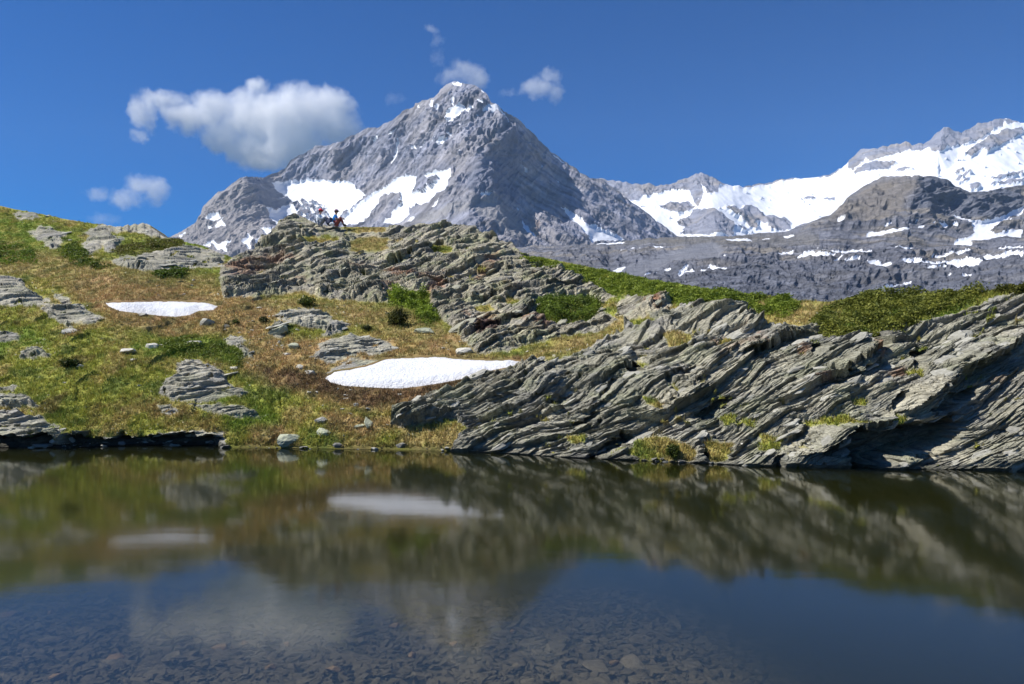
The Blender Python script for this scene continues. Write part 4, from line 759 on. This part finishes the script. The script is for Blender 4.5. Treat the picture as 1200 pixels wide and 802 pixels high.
mat_region([(606,298),(640,304),(700,316),(790,333),(880,347),(940,354),(925,372),(860,362),(800,359),(770,350),(720,345),(690,333),(650,320),(615,308)], .24, 42000, .045, 61, (.12, .17, .020), (.27, .33, .045), 'ground_cover', 'bright green low shrub mat covering the ridge between knoll and cliff', pat=.5)
mat_region([(950,380),(970,358),(1010,345),(1060,335),(1110,333),(1160,333),(1150,350),(1110,366),(1075,378),(1040,390),(1000,394),(970,392)], .25, 34000, .04, 62, (.09, .11, .018), (.26, .27, .05), 'ground_cover', 'dark olive shrub mat with brown gaps on the crest of the right cliff', pat=.35)
mat_region([(628,352),(690,347),(706,356),(690,376),(640,378),(626,366)], .5, 12000, .04, 63, G0, G1, 'shrub', 'broad dark green shrub growing on the right flank of the rock knoll', kind=None, cat='shrub', pat=.9)
mat_region([(456,343),(500,342),(504,356),(480,364),(458,358)], .45, 6000, .04, 64, (.06, .10, .01), (.30, .40, .04), 'shrub', 'bright green shrub above the dark round bush at the knoll foot', kind=None, cat='shrub', pat=.9)
mat_region([(488,360),(505,358),(515,372),(508,384),(488,378)], .3, 3500, .04, 65, (.07, .11, .012), (.28, .37, .04), 'shrub', 'bright green low shrub right of the dark round bush', kind=None, cat='shrub', pat=.9)
mat_region([(1162,332),(1195,331),(1240,326),(1240,338),(1190,342),(1166,340)], .45, 5000, .04, 66, (.05, .06, .01), (.16, .16, .03), 'shrub', 'olive shrub at the right edge on top of the cliff', kind=None, cat='shrub', pat=.9)
mat_region([(-60,285),(0,282),(40,290),(45,308),(0,310),(-60,310)], .18, 9000, .05, 67, (.09, .14, .018), (.20, .28, .035), 'ground_cover', 'green low shrub patch on the upper slope at the left edge', pat=.2)
mat_region([(75,278),(95,285),(105,302),(130,310),(90,312),(70,298)], .22, 7000, .05, 68, (.07, .11, .016), (.18, .23, .03), 'ground_cover', 'dark green shrub patch left of the rounded skyline outcrop', pat=.3)
mat_region([(130,292),(160,280),(215,279),(212,288),(170,297),(140,300)], .2, 7000, .05, 69, (.11, .10, .03), (.20, .21, .04), 'ground_cover', 'dark heath patch between the skyline outcrop and the long rock shelf', pat=.3)
mat_region([(178,320),(200,312),(222,315),(215,326),(185,328)], .25, 3500, .05, 70, G0, (.12, .18, .02), 'ground_cover', 'small green heath patch under the long rock shelf', pat=.5)
mat_region([(190,395),(240,390),(285,412),(285,430),(240,418),(190,415)], .10, 7000, .035, 71, (.08,.12,.02), (.20, .25, .035), 'ground_cover', 'dark green turf cushion patch above the large meadow slab', pat=.2)
def bush(px, py, wpx, hpx, n, seed, c0, c1, label, leaf=.035):
    p = PT(px, py+hpx*.5); s = p[1]/F; rr = np.random.default_rng(seed); w2, h = wpx*s/2, hpx*s
    rt = empty('shrub', tuple(p)); tag(rt, label, 'shrub')
    v, f = [], []
    for k in range(9):                                    # woody stems fanning out of the base
        a = rr.uniform(0, 6.28); tp = p+np.array([math.cos(a)*w2*.7, math.sin(a)*w2*.7, h*rr.uniform(.5, .85)]); n0 = len(v)
        for rd, c in ((.012, p), (.004, tp)):
            for q_ in range(4): v.append(c+np.array([math.cos(q_*1.57)*rd, math.sin(q_*1.57)*rd, 0]))
        for q_ in range(4): f.append((n0+q_, n0+(q_+1) % 4, n0+4+(q_+1) % 4, n0+4+q_))
    mesh_np('stem', np.array(v), np.array(f), M_dark, None, False, rt, tuple(p))
    d = rr.normal(0, 1, (n, 3)); d /= np.linalg.norm(d, axis=1, keepdims=True); rad = rr.random((n, 1))**.5*(1+.75*perlin(d[:, 0]*2, d[:, 1]*2, d[:, 2]*2, seed)[:, None])
    b = p+d*rad*np.array([w2, w2, h*.55])+np.array([0, 0, h*.45]); foliage(b, np.full(n, .02), n, leaf, seed+1, c0, c1, 'foliage', None, parent=rt, spread=.01)
bush(466, 371, 25, 22, 3500, 91, (.035, .042, .012), (.13, .14, .035), 'dark round bush at the foot of the rock knoll')
bush(359, 353, 20, 12, 1600, 92, (.04, .06, .014), (.13, .16, .03), 'small dark green bush on the straw meadow under the knoll')
bush(309, 374, 11, 7, 500, 93, (.03, .035, .012), (.08, .09, .03), 'tiny dark bush left of the layered ledge')
bush(430, 384, 12, 6, 500, 94, (.03, .04, .012), (.10, .11, .03), 'tiny dark tuft above the broken outcrop near the snow patch')
bush(789, 529, 16, 14, 1500, 95, (.025, .04, .010), (.10, .13, .02), 'dark green bush in the grassy pocket at the waterline of the cliff', .025)
bush(83, 425, 22, 10, 1500, 96, (.03, .045, .01), (.09, .12, .02), 'dark green tussock bush in the middle of the left meadow', .03)
bush(510, 291, 16, 7, 700, 97, (.04, .06, .012), (.13, .17, .03), 'small green bush high on the face of the rock knoll')
bush(276, 376, 8, 5, 300, 98, (.04, .06, .01), (.12, .15, .03), 'tiny green bush right of the squarish grey boulder')

# ------------------------------------------------------------------ the two hikers
def cloth(name, c, rough=.8): return plain(name, c, rough, .12, 14, .3, .006)
M_skin = plain('skin', (.50, .30, .22), .55, .06, 20, .1, .002); M_red = cloth('red_cap', (.85, .04, .06)); M_shirt = cloth('pale_shirt', (.78, .84, .92)); M_blue = cloth('blue_jersey', (.03, .34, .95))
M_navy = cloth('navy_cloth', (.03, .04, .09)); M_maroon = cloth('maroon_trousers', (.30, .07, .06)); M_hair = cloth('dark_hair', (.03, .02, .015)); M_grey = cloth('grey_trousers', (.25, .27, .32)); M_white = cloth('white_cloth', (.7, .7, .72)); M_boot = cloth('boot_leather', (.06, .04, .03)); M_pink = cloth('mauve_cap', (.32, .20, .26))
def skin_obj(name, pts, edges, mat, parent, sub=2, root=0):
    me = bpy.data.meshes.new(name); me.from_pydata([p[:3] for p in pts], edges, []); o = bpy.data.objects.new(name, me); C.objects.link(o); o.parent = parent
    o.modifiers.new('skin', 'SKIN'); 
    if not me.skin_vertices: me.skin_vertices.new()
    for i, p in enumerate(pts): me.skin_vertices[0].data[i].radius = (p[3], p[4] if len(p) > 4 else p[3]); me.skin_vertices[0].data[i].use_root = (i == root)
    s = o.modifiers.new('sub', 'SUBSURF'); s.levels = sub; s.render_levels = sub; me.materials.append(mat); return o
def lobe(name, loc, scl, mat, parent, seed=1, rot=(0, 0, 0), amp=.04):
    bm = bmesh.new(); bmesh.ops.create_icosphere(bm, subdivisions=3, radius=1)
    for v in bm.verts: v.co *= 1+amp*math.sin(v.co.x*5+seed)*math.cos(v.co.z*4+seed)
    for v in bm.verts: v.co = Vector((v.co.x*scl[0], v.co.y*scl[1], v.co.z*scl[2]))
    me = bpy.data.meshes.new(name); bm.to_mesh(me); bm.free(); me.materials.append(mat)
    for p in me.polygons: p.use_smooth = True
    o = bpy.data.objects.new(name, me); C.objects.link(o); o.parent = parent; o.location = loc; o.rotation_euler = rot; return o
def cap_mesh(name, r, mat, parent, loc, fwd=1):
    bm = bmesh.new(); bmesh.ops.create_uvsphere(bm, u_segments=20, v_segments=12, radius=r)
    bmesh.ops.delete(bm, geom=[v for v in bm.verts if v.co.z < -.01], context='VERTS')
    for v in bm.verts:
        if v.co.z < r*.25 and v.co.x*fwd > r*.5: v.co.x += fwd*.08; v.co.z -= .012
    bmesh.ops.solidify(bm, geom=bm.faces[:], thickness=.006)
    me = bpy.data.meshes.new(name); bm.to_mesh(me); bm.free(); me.materials.append(mat)
    for p in me.polygons: p.use_smooth = True
    o = bpy.data.objects.new(name, me); C.objects.link(o); o.parent = parent; o.location = loc; return o
def sitting(px, label, shirt, trousers, cap, short_sleeve=True, knees=.42, lean=.08, py_seat=264):
    """one seated figure facing right (+X); origin on the rock under the seat"""
    D = 41.0; p = Vector(W(px, py_seat, D)); rt = empty('person', p); tag(rt, label, 'person'); g = .10
    # body: pelvis, spine, neck, head, arms with hands, legs
    hx = lean
    body = [(0,0,g,.125,.14),(hx*.3,0,g+.16,.115,.15),(hx*.8,0,g+.34,.12,.17),(hx,0,g+.46,.06,.06),(hx+.03,0,g+.53,.055,.055),(hx+.045,0,g+.60,.085,.075),(hx+.045,0,g+.68,.088,.075),(hx+.035,0,g+.745,.05,.05),
            (hx+.01,.17,g+.40,.052),(hx+.05,.21,g+.20,.042),(hx+.26,.15,g+.24,.032),(hx+.34,.13,g+.27,.024),
            (hx+.01,-.17,g+.40,.052),(hx+.06,-.22,g+.20,.042),(hx+.27,-.16,g+.25,.032),(hx+.35,-.13,g+.28,.024),
            (.10,.10,g,.09),(knees,.13,g+.30,.06),(knees+.13,.12,g-.04,.042),(.10,-.10,g,.09),(knees+.02,-.13,g+.32,.06),(knees+.16,-.12,g-.03,.042)]
    ed = [(0,1),(1,2),(2,3),(3,4),(4,5),(5,6),(6,7),(2,8),(8,9),(9,10),(10,11),(2,12),(12,13),(13,14),(14,15),(0,16),(16,17),(17,18),(0,19),(19,20),(20,21)]
    skin_obj('body', body, ed, M_skin, rt)
    # nose, ears and face
    lobe('nose', (hx+.145, 0, g+.635), (.022, .014, .026), M_skin, rt); lobe('mouth', (hx+.128, 0, g+.592), (.008, .026, .007), M_red, rt)
    for s in (-1, 1):
        lobe('ear', (hx+.04, s*.082, g+.635), (.020, .010, .030), M_skin, rt); lobe('eye', (hx+.125, s*.032, g+.662), (.010, .012, .009), M_hair, rt)
    # hands: five bent fingers each
    for hb, s in (((hx+.34, .13, g+.27), -1), ((hx+.35, -.13, g+.28), 1)):
        pts = [(hb[0]+.02, hb[1], hb[2], .022, .030), (hb[0]+.075, hb[1], hb[2]-.005, .018, .036)]; e = [(0, 1)]
        for f_, (dy, ln) in enumerate(((-.030, .062), (-.010, .074), (.010, .070), (.028, .055))):
            i = len(pts); pts += [(hb[0]+.10, hb[1]+dy, hb[2]-.01, .010), (hb[0]+.10+ln*.6, hb[1]+dy, hb[2]-.025, .009), (hb[0]+.10+ln*.8, hb[1]+dy, hb[2]-.055, .008)]; e += [(1, i), (i, i+1), (i+1, i+2)]
        i = len(pts); pts += [(hb[0]+.05, hb[1]+s*.045, hb[2]+.005, .011), (hb[0]+.095, hb[1]+s*.058, hb[2]-.01, .009)]; e += [(0, i), (i, i+1)]
        skin_obj('hand', pts, e, M_skin, rt, 1)
    # clothes over the body
    tb = [(0,0,g+.02,.142,.16),(hx*.3,0,g+.16,.132,.168),(hx*.8,0,g+.34,.135,.185),(hx,0,g+.445,.075,.08),(hx+.01,.17,g+.40,.065),(hx+.04,.205,g+.25 if short_sleeve else g+.20,.056),(hx+.01,-.17,g+.40,.065),(hx+.045,-.215,g+.25 if short_sleeve else g+.20,.056)]
    te = [(0,1),(1,2),(2,3),(2,4),(4,5),(2,6),(6,7)]
    if not short_sleeve: tb += [(hx+.24,.155,g+.235,.044),(hx+.25,-.165,g+.245,.044)]; te += [(5,8),(7,9)]
    skin_obj('shirt', tb, te, shirt, rt)
    skin_obj('trousers', [(0,0,g-.01,.150,.15),(.10,.10,g,.102),(knees,.13,g+.30,.075),(knees+.115,.12,g+.0,.056),(.10,-.10,g,.102),(knees+.02,-.13,g+.32,.075),(knees+.145,-.12,g+.01,.056)], [(0,1),(1,2),(2,3),(0,4),(4,5),(5,6)], trousers, rt)
    for s, kx in ((1, 0), (-1, .03)): skin_obj('boot', [(knees+.12+kx, s*.12, g-.01, .055), (knees+.14+kx, s*.12, g-.08, .05), (knees+.30+kx, s*.12, g-.095, .038)], [(0, 1), (1, 2)], M_boot, rt)
    lobe('hair', (hx+.028, 0, g+.655), (.100, .092, .105), M_hair, rt)
    cap_mesh('cap', .112, cap, rt, (hx+.04, 0, g+.675))
    return rt
sitting(373.5, 'left hiker in pale shirt and red cap sitting on top of the rock knoll', M_shirt, M_grey, M_red, short_sleeve=False, knees=.36, lean=.06, py_seat=264)
sitting(392, 'right hiker in blue jersey and maroon trousers sitting on top of the rock knoll', M_blue, M_maroon, M_pink, knees=.33, lean=.06, py_seat=264.5)
def backpack():
    p = Vector(W(386, 263.5, 40.8)); rt = empty('backpack', p); tag(rt, 'dark navy backpack standing between the two hikers', 'backpack')
    lobe('pack_body', (0, 0, .17), (.14, .12, .21), M_navy, rt, 3, (0, .5, 0), .08); lobe('top_pocket', (.09, 0, .33), (.11, .10, .05), M_navy, rt, 5, (0, .5, 0)); lobe('front_pocket', (.04, -.11, .12), (.09, .05, .10), M_navy, rt, 2, (0, .4, 0), .05)
    for s in (-1, 1): skin_obj('strap', [(-.10, s*.06, .30, .014, .022), (-.19, s*.07, .20, .014, .022), (-.14, s*.07, .05, .014, .022)], [(0, 1), (1, 2)], M_navy, rt, 1)
backpack()
o = lobe('cloth_bag', tuple(W(389, 262.8, 40.5)), (.13, .12, .09), M_white, None, 7, (0, 0, .3), .15); tag(o, 'white crumpled bag lying at the seated hikers\' feet', 'bag')

# ------------------------------------------------------------------ clouds
def cloud(name, label, D, blobs, dens, seed, flat=.5, nscale=1.0, thick=.42, edge=.55):
    c0 = W(np.mean([b[0] for b in blobs]), np.mean([b[1] for b in blobs]), D); s = D/F
    m = bpy.data.materials.new(name); m.use_nodes = True; nt = m.node_tree; nt.nodes.clear(); L = nt.links
    out = N(nt, 'OutputMaterial'); tc = N(nt, 'TexCoord'); pos = tc.outputs['Object']; rr = random.Random(seed)
    n1 = N(nt, 'TexNoise'); n1.inputs['Scale'].default_value = nscale/(34*s); n1.inputs['Detail'].default_value = 7; n1.inputs['Roughness'].default_value = .66; L.new(pos, n1.inputs['Vector'])
    ctr = N(nt, 'VectorMath', operation='SUBTRACT'); L.new(n1.outputs['Color'], ctr.inputs[0]); ctr.inputs[1].default_value = (.5, .5, .5)
    wv = N(nt, 'VectorMath', operation='SCALE'); L.new(ctr.outputs[0], wv.inputs[0]); wv.inputs['Scale'].default_value = 62*s*edge
    ad = N(nt, 'VectorMath', operation='ADD'); L.new(pos, ad.inputs[0]); L.new(wv.outputs[0], ad.inputs[1])
    acc = None; lo = np.full(3, 1e9); hi = -lo
    for b in blobs:
        bx_, by_, rx_, ry_ = b[:4]; k_ = b[4] if len(b) > 4 else 1.0; cw = W(bx_, by_, D)-c0; cw[1] += rr.uniform(-.2, .2)*rx_*s; rz_ = (rx_+ry_)*.5*thick*2*s*.7
        r3 = np.array([rx_*s, rz_, ry_*s]); lo = np.minimum(lo, cw-r3*1.25); hi = np.maximum(hi, cw+r3*1.25)
        a = N(nt, 'VectorMath', operation='SUBTRACT'); L.new(ad.outputs[0], a.inputs[0]); a.inputs[1].default_value = tuple(cw)
        d = N(nt, 'VectorMath', operation='DIVIDE'); L.new(a.outputs[0], d.inputs[0]); d.inputs[1].default_value = tuple(r3)
        l = N(nt, 'VectorMath', operation='LENGTH'); L.new(d.outputs[0], l.inputs[0])
        mr = N(nt, 'MapRange'); L.new(l.outputs['Value'], mr.inputs[0]); mr.inputs['From Min'].default_value = 1.05; mr.inputs['From Max'].default_value = .25; mr.inputs['To Max'].default_value = k_
        if acc is None: acc = mr.outputs[0]
        else:
            mx = N(nt, 'Math', operation='MAXIMUM'); L.new(acc, mx.inputs[0]); L.new(mr.outputs[0], mx.inputs[1]); acc = mx.outputs[0]
    n2 = N(nt, 'TexNoise'); n2.inputs['Scale'].default_value = 1/(17*s); n2.inputs['Detail'].default_value = 6; n2.inputs['Roughness'].default_value = .62; L.new(ad.outputs[0], n2.inputs['Vector'])
    er = N(nt, 'MapRange'); er.clamp = False; L.new(n2.outputs[0], er.inputs[0]); er.inputs['From Min'].default_value = .3; er.inputs['From Max'].default_value = .7; er.inputs['To Min'].default_value = -.25; er.inputs['To Max'].default_value = .30
    g1 = N(nt, 'MapRange'); L.new(acc, g1.inputs[0]); g1.inputs['From Max'].default_value = .22
    g2 = N(nt, 'Math', operation='MULTIPLY'); L.new(g1.outputs[0], g2.inputs[0]); L.new(er.outputs[0], g2.inputs[1])
    sm_ = N(nt, 'Math', operation='ADD'); L.new(acc, sm_.inputs[0]); L.new(g2.outputs[0], sm_.inputs[1])
    mu = N(nt, 'MapRange'); L.new(sm_.outputs[0], mu.inputs[0]); mu.inputs['From Min'].default_value = .15; mu.inputs['From Max'].default_value = .68
    m2 = N(nt, 'Math', operation='MULTIPLY'); L.new(mu.outputs[0], m2.inputs[0]); m2.inputs[1].default_value = dens*.9/s
    pv = N(nt, 'VolumePrincipled'); pv.inputs['Color'].default_value = (1, 1, 1, 1); pv.inputs['Anisotropy'].default_value = .0; L.new(m2.outputs[0], pv.inputs['Density']); L.new(pv.outputs[0], out.inputs['Volume'])
    bm = bmesh.new(); bmesh.ops.create_cube(bm, size=1)
    for v in bm.verts: v.co = Vector([(lo[i]+hi[i])/2+v.co[i]*(hi[i]-lo[i]) for i in range(3)])
    me = bpy.data.meshes.new(name); bm.to_mesh(me); bm.free(); me.materials.append(m); o = bpy.data.objects.new(name, me); C.objects.link(o); o.location = c0; tag(o, label, 'cloud'); return o
DC = 7800
cloud('cloud', 'large white cumulus cloud left of the great peak', DC, [(172,132,26,30,.5),(165,155,12,14,.5),(200,120,34,20,.6),(222,138,34,24,.75),(250,128,34,26,.85),(262,160,34,26,.9),(295,138,46,40,1),(300,172,44,34,.9),(345,140,50,42,1),(345,172,44,36,1),(385,128,38,34,1),(398,152,34,28,.9),(300,100,20,14,.7),(325,190,40,16,.6)], .10, 1)
cloud('cloud', 'small hook shaped white cloud low over the left slope', DC, [(168,216,34,18,.8),(182,222,22,20,.9),(150,234,26,12,.7),(118,228,28,10,.45)], .055, 2)
cloud('cloud', 'faint wisp of cloud just above the left skyline', DC, [(122,258,26,9,.5)], .035, 3)
cloud('cloud', 'thin cloud rising off the summit of the great peak', DC, [(545,84,28,16,.7),(558,94,20,16,.9),(528,90,24,14,.5)], .05, 4)
cloud('cloud', 'narrow torn wisp high above the summit', DC, [(505,36,14,9,.6),(512,47,10,10,.6),(516,66,10,16,.3)], .045, 5)
cloud('cloud', 'ragged little cloud right of the summit', DC, [(645,88,18,14,.8),(632,102,26,14,.8),(652,108,12,14,.7),(600,108,30,9,.25)], .055, 6)
cloud('cloud', 'faint small wisp left of the summit ridge', DC, [(462,116,18,9,.4)], .035, 7)

# ------------------------------------------------------------------ air
hm = bpy.data.materials.new('mountain_air'); hm.use_nodes = True; nt = hm.node_tree; nt.nodes.clear()
pv = N(nt, 'VolumePrincipled'); pv.inputs['Color'].default_value = (.50, .72, 1.0, 1); pv.inputs['Density'].default_value = .00003; pv.inputs['Anisotropy'].default_value = 0
nt.links.new(pv.outputs[0], N(nt, 'OutputMaterial').inputs['Volume'])
bm = bmesh.new(); bmesh.ops.create_cube(bm, size=1)
for v in bm.verts: v.co = Vector((v.co.x*2*6900, -6800 if v.co.y < 0 else 6900, -7 if v.co.z < 0 else 2150))
me = bpy.data.meshes.new('haze'); bm.to_mesh(me); bm.free(); me.materials.append(hm); o = bpy.data.objects.new('haze', me); C.objects.link(o); tag(o, 'thin blue mountain air between the lake and the far peaks', kind='stuff')
